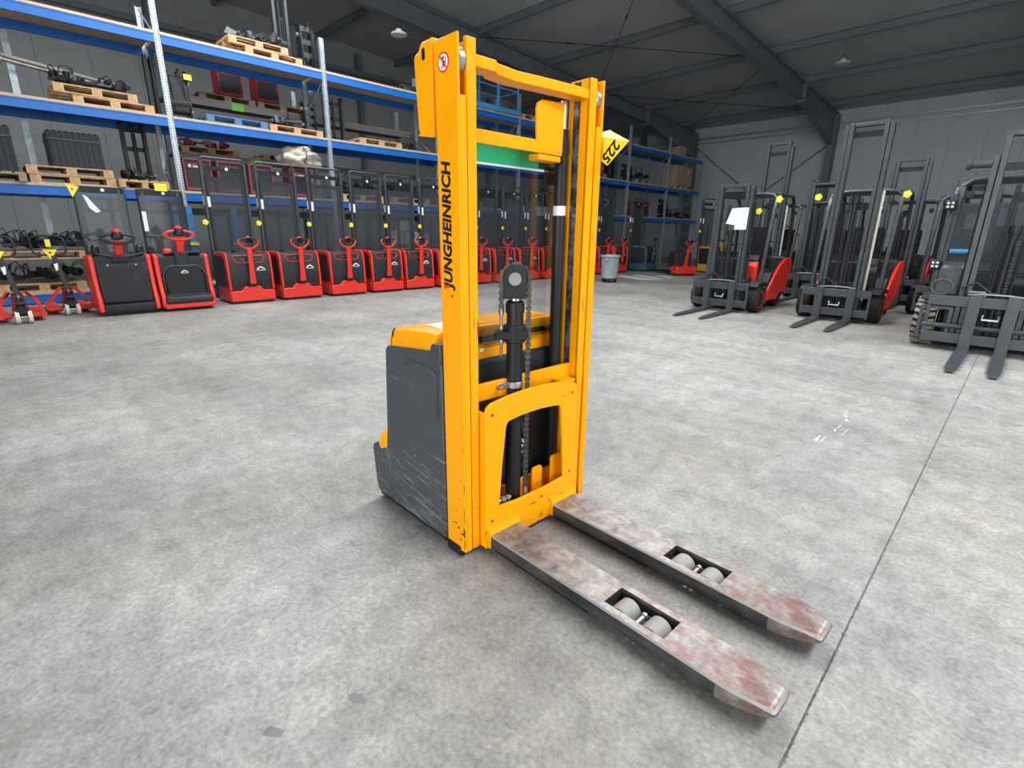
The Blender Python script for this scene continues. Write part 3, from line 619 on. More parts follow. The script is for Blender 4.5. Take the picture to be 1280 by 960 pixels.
    build('lock', mb, DRED, hd)
    build('document_sheet', MB().box(-.40, -.30, .9405, -.28, -.18, .943), PAPER, hd)
    build('hood_tray', MB().box(-.44, -.12, .930, -.25, .33, .9475), YEL, hd, .006)
    build('blue_grip', MB().prism(rrect(-.50, .955, -.40, .985, .01), 'y', -.12, -.08), BLUE2, t, .003)
    build('battery_cover', MB().box(-.20, -.35, .20, -.188, .35, .79), HOOD, t, .006)
    build('rating_plate', MB().box(-.1885, .045, .715, -.186, .082, .80), WHITE, t)
    # drive wheel below
    build('drive_wheel', MB().lathe([(.06, -.04), (.10, -.035), (.10, .035), (.06, .04)], (-.52, 0, .1002), 24, 'y'), TYRE, t)
stacker(sk_)
# yellow number tag on the right mast rail
nt_ = thing('number_tag', 'folded yellow tag with black number 225 on the right mast rail of the yellow stacker', 'tag', (-1.375, 1.555, 0), -.0345)
tp = [(-.072, 1.728), (.094, 1.690), (-.006, 1.606), (-.072, 1.648)]
face = build('tag_face', MB().prism(tp, 'y', .396, .400), TAG, nt_, .001)
build('tag_fold', MB().add([(-.072, .396, 1.729), (.094, .396, 1.691), (.094, .399, 1.694), (-.030, .43, 1.752), (-.072, .43, 1.748), (-.072, .432, 1.745), (-.030, .432, 1.748), (.094, .402, 1.690), (-.072, .399, 1.725)],
      [(0, 1, 2, 3, 4), (8, 5, 6, 7), (0, 4, 5, 8), (4, 3, 6, 5), (3, 2, 7, 6), (1, 0, 8, 7), (2, 1, 7)]), TAG, nt_)
build('tag_bracket', MB().box(-.10, .3848, 1.66, -.06, .398, 1.70), BLK2, nt_)
text('tag_digits', '225', BLK2, nt_, (.008, .3955, 1.660), (-.70, 0, -.71), (.71, 0, -.70), None, .062, 0, .0018)
build('tag_ring', MB().ring([(-.058+.013*math.cos(i*PI/8), 1.70+.015*math.sin(i*PI/8)) for i in range(16)], [(-.058+.010*math.cos(i*PI/8), 1.70+.012*math.sin(i*PI/8)) for i in range(16)], 'y', .3952, .3958), DRED, nt_)

# ------------------------------------------------------------------ pallet racking along the left side
RX, RB = -12.4, -13.5                                # front and rear face
FR = [3.03+3.25*k for k in range(-1, 8)]
LV = [2.02, 3.38, 4.80]                              # tops of the beams
rk = thing('pallet_rack', 'long blue and galvanised pallet rack along the left wall', 'rack')
def upright_mesh(perf):
    mb = MB(); w_ = .05
    mb.box(0, -w_, 0, .006, w_, 5.5).box(-.075, -w_, 0, 0, -w_+.005, 5.5).box(-.075, w_-.005, 0, 0, w_, 5.5).box(-.004, -.014, 0, .011, .014, 5.5)
    return mb
up0 = build('upright', upright_mesh(True), GALV, rk, smooth=0); up0.location = (RX, FR[0], 0)
def inst(src, name, parent, loc, rot=None, scale=None):
    o = bpy.data.objects.new(name, src.data); C.objects.link(o); o.parent = parent; o.location = loc
    if rot: o.rotation_euler = rot
    if scale: o.scale = scale
    return o
br = MB()
for k in range(7):
    z = .25+.75*k; a, b = ((RX-.08, z), (RB+.08, z+.7)) if k % 2 == 0 else ((RB+.08, z), (RX-.08, z+.7))
    br.cyl((a[0], 0, a[1]), (b[0], 0, b[1]), .016, 6)
br0 = build('frame_brace', br, GALV, rk, smooth=0); br0['kind'] = 'stuff'; br0.location = (0, FR[0], 0)
sl = MB()                                            # punched holes down the post face
for i in range(104):
    for s in (-1, 1): sl.box(.005, s*.031-.007, .14+.05*i, .0068, s*.031+.007, .162+.05*i)
hol0 = build('post_hole', sl, BLACK, up0, smooth=0); hol0['kind'] = 'stuff'
for i, y in enumerate(FR):
    if i:
        u = inst(up0, 'upright', rk, (RX, y, 0)); h_ = inst(hol0, 'post_hole', u, (0, 0, 0)); h_['kind'] = 'stuff'
        b_ = inst(br0, 'frame_brace', rk, (0, y, 0)); b_['kind'] = 'stuff'
    inst(up0, 'upright', rk, (RB, y, 0), (0, 0, PI))
inst(up0, 'upright', rk, (-13.62, .96, 0), (0, 0, PI*0))
bl = 3.25-.11
bm0 = MB().box(-.05, .055, -.15, .0, .055+bl, 0).box(.0, .055, -.15, .006, .055+bl, -.13).box(.0, .055, -.02, .006, .055+bl, 0)
beam0 = None; deck0 = None
for i, y in enumerate(FR[:-1]):
    lv = LV[:] if i else LV[:]
    for z in [.17]+lv:
        if z == .17 and i > 4: continue
        if z == 4.80 and i in (5,): continue
        if beam0 is None:
            beam0 = build('beam', bm0, BLUE, rk, smooth=0); beam0.location = (RX+.012, y, z)
            deck0 = build('deck', MB().box(RB-.02, .03, .002, RX+.022, 3.22, .045), DECK, rk, smooth=0); deck0.location = (0, y, z)
        else:
            inst(beam0, 'beam', rk, (RX+.012, y, z)); inst(deck0, 'deck', rk, (0, y, z))
        inst(beam0, 'beam', rk, (RB-.012, y+3.25, z), (0, 0, PI))
# second, lower row standing behind the first
r2 = thing('pallet_rack', 'dark lower rack row standing behind the blue pallet rack', 'rack')
for y in (3.35, 6.55, 9.75):
    for x in (-13.75, -14.75): o = inst(up0, 'upright', r2, (x, y, 0), None, (1, 1, .88))
for y in (3.35, 6.55):
    for z in (1.75, 2.93, 4.08):
        build('beam', MB().box(-13.75, y+.05, z-.12, -13.70, y+3.15, z), RAFT, r2, smooth=0); build('deck', MB().box(-14.78, y+.03, z+.002, -13.69, y+3.17, z+.03), WOOD2, r2, smooth=0)
for (y, z) in ((4.75, 4.02), (5.0, 2.88)): build('shelf_label', MB().box(-13.70, y-.13, z-.07, -13.692, y+.13, z+.10), LIME, r2)

# ---------------------------------------------------------------- pallets and what lies on the rack
def make_pallet(label, loc, m=WOOD, yaw=0):
    """1.2 m side along y"""
    t = thing('pallet', label, 'pallet', loc, yaw, 'flat wooden pallets')
    top = None
    for k in range(5):
        x = -.40+.164*k; o = build('deck_board', MB().box(x, -.6, .122, x+.13, .6, .144), m, t, smooth=0) if k == 0 else None
        if k == 0: top = o
        else: inst(top, 'deck_board', t, (.164*k+.004*k*.5, 0, 0))
    bl_ = build('block', MB().box(-.4, -.6, .022, -.3, -.455, .1), m, t, smooth=0)
    for a in range(3):
        for b in range(3):
            if a or b: inst(bl_, 'block', t, (.35*a, .5275*b, 0))
    s0 = build('stringer_board', MB().box(-.4, -.6, .1, .4, -.455, .122), m, t, smooth=0)
    for b in (1, 2): inst(s0, 'stringer_board', t, (0, .5275*b, 0))
    q0 = build('base_board', MB().box(-.4, -.6, 0, -.3, .6, .022), m, t, smooth=0)
    for b in (1, 2): inst(q0, 'base_board', t, (.35*b, 0, 0))
    return t
PX = -12.86
Z1, Z2, Z3 = LV[0]+.046, LV[1]+.046, LV[2]+.046
p_new = make_pallet('upper of two stacked pale wooden pallets on the top shelf, holding metal parts', (PX, 4.92, Z3+.145))
p_old = make_pallet('grey weathered pallet at the left end of the second shelf, under black battery trays', (PX, .33, Z1), WOOD2, PI/2)
p_blu = make_pallet('blue painted pallet on the middle shelf in front of red chargers', (PX+.05, 4.28, Z2), BPAL)
def pal(label, y, z, old=False, yaw=0, dx=0): return clone(p_old if old else p_new, label, (PX+dx, y, z), yaw)
pal('lower of two stacked pale wooden pallets on the top shelf', 5.22, Z3, False, .02)
pal('upper wooden pallet of the pair on the middle shelf at far left, carrying steel shafts', 1.95, Z2+.146, False, .02)
pal('lower wooden pallet of the pair on the middle shelf at far left', 2.2, Z2)
pal('wooden pallet under a black ribbed battery, lower shelf above the hand pallet trucks', 1.36, Z1+.146)
pal('bottom pallet of two beneath the ribbed battery on the lower shelf', 1.38, Z1)
pal('wooden pallet with flat black parts beside the first perforated rack post, lower shelf', 2.40, Z1, False, PI/2, -.05)
pal('pale pallet with black castings on the middle shelf just left of the second rack post', 5.56, Z2, False, 0)
pal('empty pale pallet on the middle shelf just right of the second rack post', 7.75, Z2)
pal('pallet of black parts at floor level behind the second hand pallet truck', .62, .216, False)
pal('higher pallet of black parts behind the two hand pallet trucks', .75, .78, False)
pal('pallet half hidden behind the first ride-on truck at floor level', 1.95, .216, True)
pal('pallet under pale cartons behind the third and fourth red stacker', 8.45, .86)
pal('lower pallet below the carton pallet behind the red stackers', 8.45, .70, True)
pal('pallet on the lower shelf behind the third red stacker', 7.1, Z1)
pal('pallet on the lower shelf behind the fourth red stacker', 8.6, Z1)
pal('pallet with dark castings on the lower shelf behind the yellow mast', 10.6, Z1)
pal('pallet with red castings on the top shelf seen through the yellow mast frame', 13.55, Z3)
pal('pallet with pipes on the lower shelf seen through the clear screen', 13.6, Z1)
pal('pallet on the middle shelf seen just right of the yellow mast', 17.2, Z2, True)
pal('pallet on the middle shelf under the grey drum near the bin', 20.6, Z2, True)
pal('pallet under the brown cartons at the far end of the middle shelf', 24.0, Z2)
clone(p_old, 'pallet under two red chargers, left one, on the rear rack row', (-14.2, 4.60, 4.112), 0)
clone(p_old, 'pallet under two red chargers, right one, on the rear rack row', (-14.2, 5.86, 4.112), 0)
clone(p_new, 'thin pallet with small red castings on the rear rack row', (-14.2, 4.1, 2.962), 0)
clone(p_new, 'pallet on the rear rack row above the white tarp', (-14.2, 5.85, 2.962), 0)

def battery(label, loc, lx, ly, lz, n=9, m=HOOD):
    t = thing('battery_tray', label, 'battery', loc, 0, 'black battery trays on the rack')
    build('case', MB().box(-lx/2, -ly/2, 0, lx/2, ly/2, lz), m, t, .01)
    r0 = build('case_rib', MB().box(lx/2, -.012, .03, lx/2+.012, .012, lz-.03), BLACK, t, smooth=0)
    for i in range(n):
        y = -ly/2+ly*(i+.5)/n
        if i == 0: r0.location = (0, y, 0)
        else: inst(r0, 'case_rib', t, (0, y, 0))
    build('rim', MB().box(-lx/2-.01, -ly/2-.01, lz*.78, lx/2+.016, ly/2+.01, lz*.81), GREY, t)
    cap = build('cell_cap', MB().cyl((0, 0, lz), (0, 0, lz+.03), .03, 8), BLACK, t)
    k = 0
    for i in range(3):
        for q in range(n):
            loc_ = (-lx/2+lx*(i+.5)/3, -ly/2+ly*(q+.5)/n, 0)
            if k == 0: cap.location = loc_
            else: inst(cap, 'cell_cap', t, loc_)
            k += 1
    return t
battery('tall black ribbed battery on pallets on the lower shelf', (-12.9, 1.50, Z1+.292), .7, .74, .58)
battery('black battery tray on the weathered pallet at far left', (-12.9, .42, Z1+.146), .75, .5, .72, 6)
battery('low black battery tray on the lower shelf behind the fourth red stacker', (-12.9, 8.6, Z1+.146), .7, .9, .34)
battery('black battery tray on the second shelf seen through the clear screen', (-12.9, 11.9, Z1+0), .7, 1.0, .55)

def mast_section(label, loc, h_, w_, m=GREY, tilt=(0, 0, 0)):
    t = thing('mast_section', label, 'mast', loc, 0, 'loose lift masts on the rack'); t.rotation_euler = tilt
    r0 = build('channel', MB().box(-.07, -w_/2, 0, -.055, -w_/2+.06, h_).box(.055, -w_/2, 0, .07, -w_/2+.06, h_).box(-.055, -w_/2, 0, .055, -w_/2+.012, h_), m, t, smooth=0)
    inst(r0, 'channel', t, (0, 0, 0), (0, 0, PI))
    c0 = build('cross_tie', MB().box(-.09, -w_/2, h_*.1, -.07, w_/2, h_*.1+.08), m, t, smooth=0)
    inst(c0, 'cross_tie', t, (0, 0, h_*.72)); inst(c0, 'cross_tie', t, (0, 0, h_*.42))
    build('cylinder', MB().cyl((-.02, 0, .05), (-.02, 0, h_*.8), .035, 10).cyl((-.02, 0, h_*.8), (-.02, 0, h_*.95), .02, 10), BLK2, t)
    return t
mast_section('grey lift mast section standing upright on the top shelf behind the stacked pallets', (-13.2, 5.72, Z3+.146), 1.75, .34)
mast_section('black lift mast leaning beside the first perforated rack post, lower shelf', (-13.2, 2.52, Z1+.146), 1.16, .42, BLK2)
mast_section('short black mast part on the middle shelf against the first perforated post', (-12.72, 2.88, Z2), 1.05, .16, BLK2)
mast_section('grey mast section on the middle shelf behind the second rack post', (-13.15, 6.82, Z2), 1.1, .5, GREY)
mast_section('mast section on the top shelf at the far end of the rack', (-12.9, 21.0, Z3), .9, .4, GREY)
mast_section('upright mast part on the middle shelf behind the number tag', (-12.9, 18.6, Z2), 1.15, .5, BLK2)

def carriage(label, loc, h_=.75, w_=.42, m=BLK2):
    t = thing('roller_carriage', label, 'carriage', loc, 0, 'loose fork carriages on the rack')
    s0 = build('side_plate', MB().prism([(-.12, 0), (.12, 0), (.16, h_*.3), (.10, h_*.9), (.02, h_), (-.10, h_)], 'y', -w_/2, -w_/2+.03), m, t, smooth=0)
    inst(s0, 'side_plate', t, (0, w_-.03, 0))
    b0 = build('cross_plate', MB().box(.02, -w_/2+.03, 0, .05, w_/2-.03, .1), GREY, t, smooth=0)
    for k in range(1, 4): inst(b0, 'cross_plate', t, (0, 0, h_*.28*k))
    ro = build('roller', MB().cyl((-.02, -w_/2-.04, 0), (-.02, -w_/2, 0), .05, 12), STEEL, t); ro.location = (0, 0, h_*.2)
    inst(ro, 'roller', t, (0, 0, h_*.75)); inst(ro, 'roller', t, (0, w_+.04, h_*.2)); inst(ro, 'roller', t, (0, w_+.04, h_*.75))
    build('hose', MB().tube([(.05, 0, h_*.9), (.15, .02, h_*1.0), (.2, .06, h_*.7), (.12, .1, h_*.3), (.05, .1, .05)], .014, 6), BLACK, t)
    return t
carriage('black roller carriage standing on the top shelf by the mast section', (-12.7, 6.04, Z3), .92, .3)
carriage('black fork carriage with yellow tag, middle shelf right of first perforated post', (-12.8, 3.33, Z2), .92, .36)
bx('tag', TAG, bpy.data.objects['roller_carriage.001'], .17, .10, .74, .18, .24, .84)
build('gear_housing', MB().prism([(-.10, .10), (.14, .14), (.16, .55), (.08, .80), (-.10, .82)], 'y', -.15, .15), BLK2, bpy.data.objects['roller_carriage.001'], .02)
build('motor_drum', MB().cyl((.02, -.16, .30), (.02, .17, .30), .14, 16), BLACK, bpy.data.objects['roller_carriage.001'])
carriage('black carriage hanging near the second rack post on the middle shelf', (-12.75, 5.98, Z2+.146), .62, .28)
carriage('dark carriage on the lower shelf seen through the clear screen', (-12.8, 14.6, Z1), .8, .5)
carriage('dark carriage on the middle shelf behind the red rack crate', (-12.8, 19.68, Z2), .7, .5)
carriage('black carriage on the lower shelf near the far end of the rack', (-12.8, 22.98, Z1), .85, .5)

def parts_heap(label, loc, lx, ly, n, seed, m=BLK2, hmax=.22):
    """a heap of loose castings, shafts and brackets: one lot"""
    r = random.Random(seed); t = thing('parts_heap', label, 'machine parts', (loc[0], loc[1], loc[2]+.035), 0, 'lots of loose machine parts on the rack')
    a = MB(); b = MB(); c = MB()
    for i in range(n):
        x, y = r.uniform(-lx/2, lx/2), r.uniform(-ly/2, ly/2); k = r.random(); z = r.uniform(0, hmax*.35)
        R = Matrix.Translation((x, y, z)) @ Matrix.Rotation(r.uniform(0, PI), 4, 'Z') @ Matrix.Rotation(r.uniform(-.3, .3), 4, 'X')
        mb = a if k < .55 else (b if k < .8 else c); mb.X = R
        if k < .3: mb.prism([(-.12, 0), (.1, 0), (.13, .06), (.02, .1), (-.05, .16*r.random()+.05)], 'y', -.04, .04)
        elif k < .55: mb.ring([(.08*math.cos(q*PI/5), .08+.08*math.sin(q*PI/5)) for q in range(10)], [(.045*math.cos(q*PI/5), .08+.045*math.sin(q*PI/5)) for q in range(10)], 'y', -.03, .03)
        elif k < .8: l = r.uniform(.12, .35); mb.cyl((-l, 0, .04), (l, 0, .05), r.uniform(.012, .035), 8); mb.cyl((l*.6, 0, .05), (l*.8, 0, .05), .05, 8)
        else: mb.tube([(-.15, 0, .02), (-.08, .05, hmax*.8), (.05, .02, hmax), (.14, -.04, .05)], .010, 6)
    for nm, q, mm in (('castings', a, m), ('shafts', b, GREY), ('hoses', c, BLACK)):
        if q.f: q.X = None; build(nm, q, mm, t, smooth=0)['kind'] = 'stuff'
    return t
parts_heap('heap of bright metal fittings on the stacked pallets, top shelf', (PX, 4.95, Z3+.29), .6, 1.0, 34, 1, GREY, .2)
parts_heap('heap of black castings and shafts on the middle shelf at far left', (PX+.05, 1.9, Z2+.292), .45, 1.0, 26, 2, BLK2, .24)
parts_heap('heap of black castings on the pallet left of the second rack post', (PX, 5.36, Z2+.146), .6, .5, 22, 3, BLK2, .22)
parts_heap('flat black parts on the pallet beside the first perforated post, lower shelf', (PX+.12, 2.38, Z1+.146), .4, .5, 14, 4, BLK2, .12)
parts_heap('black machine parts on the low pallet behind the second hand pallet truck', (PX+.1, .65, .362), .6, 1.1, 40, 5, BLK2, .26)
parts_heap('black machine parts on the high pallet behind the hand pallet trucks', (PX+.1, .75, .926), .6, 1.1, 46, 6, BLK2, .26)
parts_heap('dark castings on the floor level pallet behind the first ride-on truck', (PX, 2.0, .362), .6, 1.0, 30, 7, BLK2, .3)
parts_heap('small dark red castings on the rear rack row', (-14.2, 4.1, 3.108), .5, .9, 12, 8, BRICK, .2)
parts_heap('dark hoses and castings on the lower shelf behind the third red stacker', (PX, 7.1, Z1+.146), .6, 1.0, 36, 9, BLK2, .4)
parts_heap('dark castings on the lower shelf behind the yellow mast', (PX, 10.6, Z1+.146), .6, 1.0, 34, 10, BLK2, .4)
parts_heap('dark red castings on the top shelf seen through the yellow mast frame', (PX, 13.55, Z3+.146), .6, 1.0, 26, 11, BRICK, .25)
parts_heap('pipes and fittings on the lower shelf seen through the clear screen', (PX, 13.6, Z1+.146), .6, 1.0, 30, 12, GREY, .25)
parts_heap('dark parts on the middle shelf just right of the yellow mast', (PX, 17.2, Z2+.146), .6, 1.1, 32, 13, WOOD2, .35)
parts_heap('dark parts on the middle shelf under the far lamp end of the rack', (PX, 20.6, Z2+.146), .6, 1.1, 30, 14, BLK2, .4)
parts_heap('dark parts at the far end of the lower shelf', (PX, 24.4, Z1), .7, 1.6, 44, 15, BLK2, .4)
parts_heap('dark parts on the middle shelf between the second and third rack post', (PX, 8.9, Z2), .6, .7, 24, 16, BLK2, .3)
parts_heap('dark parts on the floor level behind the fourth and fifth red stacker', (PX, 7.15, .216), .6, 1.0, 30, 17, BLK2, .5)
parts_heap('dark parts on the middle shelf behind the mast wing of the yellow stacker', (PX, 9.1, Z3), .5, .8, 16, 18, GREY, .3)
# long shafts lying over the pallet at far left
for i, (x, z, rr, m_, lb) in enumerate(((-13.3, .62, .035, STEEL, 'bright steel shaft lying along the middle shelf at far left'), (-13.45, .72, .028, PALE, 'pale tube lying along the middle shelf behind the bright shaft'))):
    o = build('steel_shaft', MB().cyl((x, .55, Z2+z+.10), (x, 2.55, Z2+z-.14), rr, 12).cyl((x, .75, Z2+z+.075), (x, .83, Z2+z+.066), rr*2.2, 12), m_); tag(o, lb, 'shaft')

def charger(label, loc, m=DRED):
    t = thing('battery_charger', label, 'charger', loc, 0, 'red battery chargers on the rack')
    build('cabinet', MB().ring(rrect(-.26, 0, .26, .62, .01, 1), rrect(-.225, .05, .225, .585, .01, 1), 'x', -.2, .22).box(-.2, -.26, 0, -.18, .26, .62), m, t, .004)
    build('front_panel', MB().box(-.18, -.226, .05, .20, .226, .586), HOOD, t)
    build('name_strip', MB().box(.20, -.18, .43, .208, .17, .52), m, t)
    build('name_mark', MB().box(.208, -.16, .45, .210, -.12, .50).box(.208, -.08, .455, .210, .12, .475), PAPER, t)
    for s in (-1, 1): build('foot', MB().box(-.2, s*.2-.04, -.03, .2, s*.2+.04, 0), m, t)
    return t
ch0 = charger('left of two dark red chargers above the blue pallet', (-14.1, 4.72, 4.29))
clone(ch0, 'right of two dark red chargers above the blue pallet', (-14.1, 5.55, 4.29))
ch1 = charger('red framed black charger on the lower shelf beside the first perforated post', (-12.8, 3.42, Z1+.03), BRICK)
for y, lb in ((4.05, 'red framed charger behind the mast of the first red stacker'), (4.68, 'red framed charger between the first two red stacker masts')):
    clone(ch1, lb, (-12.8, y, Z1+.03))
for y, z, lb in ((20.5, Z1, 'dull red charger on the lower shelf behind the grey bin'), (21.1, Z1, 'dull red charger on the lower shelf right of the one behind the bin')): clone(ch1, lb, (-12.8, y, z+.03))

def carton(label, loc, lx, ly, lz, m=CARTW, yaw=0):
    t = thing('carton', label, 'carton', loc, yaw, 'cartons on the rack')
    build('box_body', MB().box(-lx/2, -ly/2, 0, lx/2, ly/2, lz), m, t, .006)
    build('tape', MB().box(-lx/2-.001, -.03, lz, lx/2+.002, .03, lz+.0015).box(lx/2, -.03, lz*.6, lx/2+.002, .03, lz), PALE, t)
    build('flap', MB().box(-lx/2+.002, -ly/2+.002, lz, lx/2-.002, -.003, lz+.001), m, t)
    return t
for i, (y, z, l, h_, lb) in enumerate(((8.1, 1.006, .40, .34, 'pale carton at the left on the pallet behind the fourth red stacker'), (8.55, 1.006, .42, .30, 'pale carton in the middle of the pallet behind the fourth red stacker'),
     (8.98, 1.006, .36, .28, 'pale carton at the right on the pallet behind the fifth red stacker'), (8.3, 1.348, .40, .26, 'pale carton on top of the others behind the fourth red stacker'))): carton(lb, (-12.75, y, z), .5, l, h_)
for y, z, l, h_, lb in ((23.75, Z2+.146, .75, .85, 'tall brown carton at the left on the far end of the middle shelf'), (24.56, Z2+.146, .75, .82, 'tall brown carton at the right on the far end of the middle shelf')): carton(lb, (-12.8, y, z), .7, l, h_, CARD)
carton('brown carton standing upright on the lower shelf behind the clear screen', (-12.75, 16.4, Z1), .5, .55, .95, CARD)
carton('brown carton on the top shelf near the far end of the rack', (-12.75, 23.9, Z3), .5, .6, .4, CARD)
# tarp bundle
def bundle():
    r = random.Random(9); me = bmesh.new(); bmesh.ops.create_icosphere(me, subdivisions=4, radius=1)
    from mathutils import noise
    for v in me.verts:
        n = noise.fractal(v.co*1.7, 1, 2, 4)*.35+noise.noise(v.co*6)*.07; k = 1+n
        v.co = Vector((v.co.x*.46*k, v.co.y*.46*k, max(-.20, v.co.z*.25*k)))
    m = bpy.data.meshes.new('tarp_bundle'); me.to_mesh(m); me.free(); m.materials.append(TARP); m.polygons.foreach_set('use_smooth', [True]*len(m.polygons))
    o = bpy.data.objects.new('tarp_bundle', m); C.objects.link(o); o.location = (-12.75, 5.64, Z1+.875); tag(o, 'crumpled dirty white tarp bundle on the lower shelf between two stacker masts', 'bundle')
    build('tie_strap', MB().tube([(.0, -.25+.5*math.cos(a)*0, 0) if False else (.50*math.cos(a), -.02, .05+.24*math.sin(a)) for a in [2*PI*i/16 for i in range(16)]], .012, 6, True), GREY, o)
bundle()
clone(ch1, 'red framed charger under the white tarp bundle', (-12.8, 5.58, Z1+.03))
# blue work platform cage on the top shelf
wc = thing('work_platform', 'light blue steel work platform cage on the top shelf, seen through the yellow mast frame', 'cage', (-12.75, 11.75, Z3))
build('platform', MB().box(-.45, -.9, 0, .45, .9, .14), BLUE2, wc, .01)
po = build('cage_post', MB().box(-.02, -.02, .14, .02, .02, 1.15), BLUE2, wc, smooth=0); po.location = (-.42, -.87, 0)
for x in (-.42, .42):
    for y in (-.87, 0, .87):
        if (x, y) != (-.42, -.87): inst(po, 'cage_post', wc, (x, y, 0))
ra = build('cage_rail', MB().box(-.015, -.89, -.015, .015, .89, .015), BLUE2, wc, smooth=0); ra.location = (-.42, 0, .65)
for x, z in ((-.42, 1.14), (.42, .65), (.42, 1.14)): inst(ra, 'cage_rail', wc, (x, 0, z))
rb_ = build('cage_rail', MB().box(-.44, -.015, -.015, .44, .015, .015), BLUE2, wc, smooth=0); rb_.location = (0, -.87, .65)
for y, z in ((-.87, 1.14), (.87, .65), (.87, 1.14)): inst(rb_, 'cage_rail', wc, (0, y, z))
# blue roller frames standing on the floor behind the first red stacker
for i, (y, lb) in enumerate(((2.82, 'blue steel trolley with a yellow bar between the ride-on truck and the first red stacker'), (3.87, 'blue steel trolley between the first and second red stacker'))):
    t = thing('trolley', lb, 'trolley', (-11.85, y, 0))
    p0 = build('frame_post', MB().box(-.05, -.05, 0, .05, .05, 1.75), BLUE2, t, smooth=0); p0.location = (0, -.12, 0); inst(p0, 'frame_post', t, (0, .12, 0))
    build('frame_plate', MB().box(-.03, -.17, .35, .02, .17, .95), BLUE2, t)
    build('frame_foot', MB().box(-.25, -.16, 0, .25, .16, .06), BLUE2, t)
    build('yellow_bar', MB().box(.05, -.2, 1.02, .09, .2, 1.07), TAG, t)

# ------------------------------------------------------------------ red pedestrian stackers in a row
def emblem(parent, m, X, y, z, k=1.0):
    """small white arch-shaped badge facing +x"""
    p = [(-.075, 0), (-.05, .022), (-.02, .042), (.008, .048), (.035, .036), (.055, .016), (.085, .002), (.085, -.008), (.04, .004), (.02, .020), (.002, .026), (-.018, .020), (-.035, .004), (-.045, -.006), (-.075, -.008)]
    mb = MB().prism([(y+a*k, z+b*k) for a, b in p], 'x', X-.002, X+.0025).box(X-.002, y-.08*k, z-.026*k, X+.0025, y+.085*k, z-.017*k)
    return build('white_badge', mb, m, parent, smooth=0)
def tag_on(parent, X, Y, Z, k=.055):
    mb = MB().lathe([(.004, -.012), (k, -.010), (k, .010), (.004, .012)], (X, Y, Z), 5, 'x')
    return build('number_tag', mb, TAG, parent, smooth=0)
def tiller_head(t, z, m_loop, m_cap):
    loop = []
    for s in (-1, 1):
        loop = [(.05, s*.02, z-.16), (.055, s*.10, z-.12), (.06, s*.165, z-.06), (.06, s*.175, z-.01), (.06, s*.15, z+.015)]
        build('tiller_yoke', MB().tube(loop, .019, 8), m_loop, t)
        build('grip', MB().cyl((.06, s*.155, z+.012), (.06, s*.05, z+.022), .019, 10), BLK2, t)
    build('control_pod', MB().loft([[(.03+dx, y, z+h_) for dx, y, h_ in ((0, -.05*k, -.05*k), (.07*k, -.05*k, -.04*k), (.08*k, -.03*k, .05*k), (.07*k, .03*k, .05*k), (.07*k, .05*k, -.04*k), (0, .05*k, -.05*k))] for k in (1,)] +
          [[(.03+dx, y, z+h_+.0) for dx, y, h_ in ((-.02, -.045, -.045), (.02, -.045, -.04), (.02, -.03, .06), (.02, .03, .06), (.02, .045, -.04), (-.02, .045, -.045))]]), BLK2, t, .006)
    secs = []
    for k in range(5):
        a = k/4*PI/2; secs.append([(.055+.042*math.cos(a)*math.cos(q*PI/6), .055*math.cos(a)*math.sin(q*PI/6), z+.03+.042*math.sin(a)) for q in range(12)])
    build('belly_button', MB().loft(secs), m_cap, t)
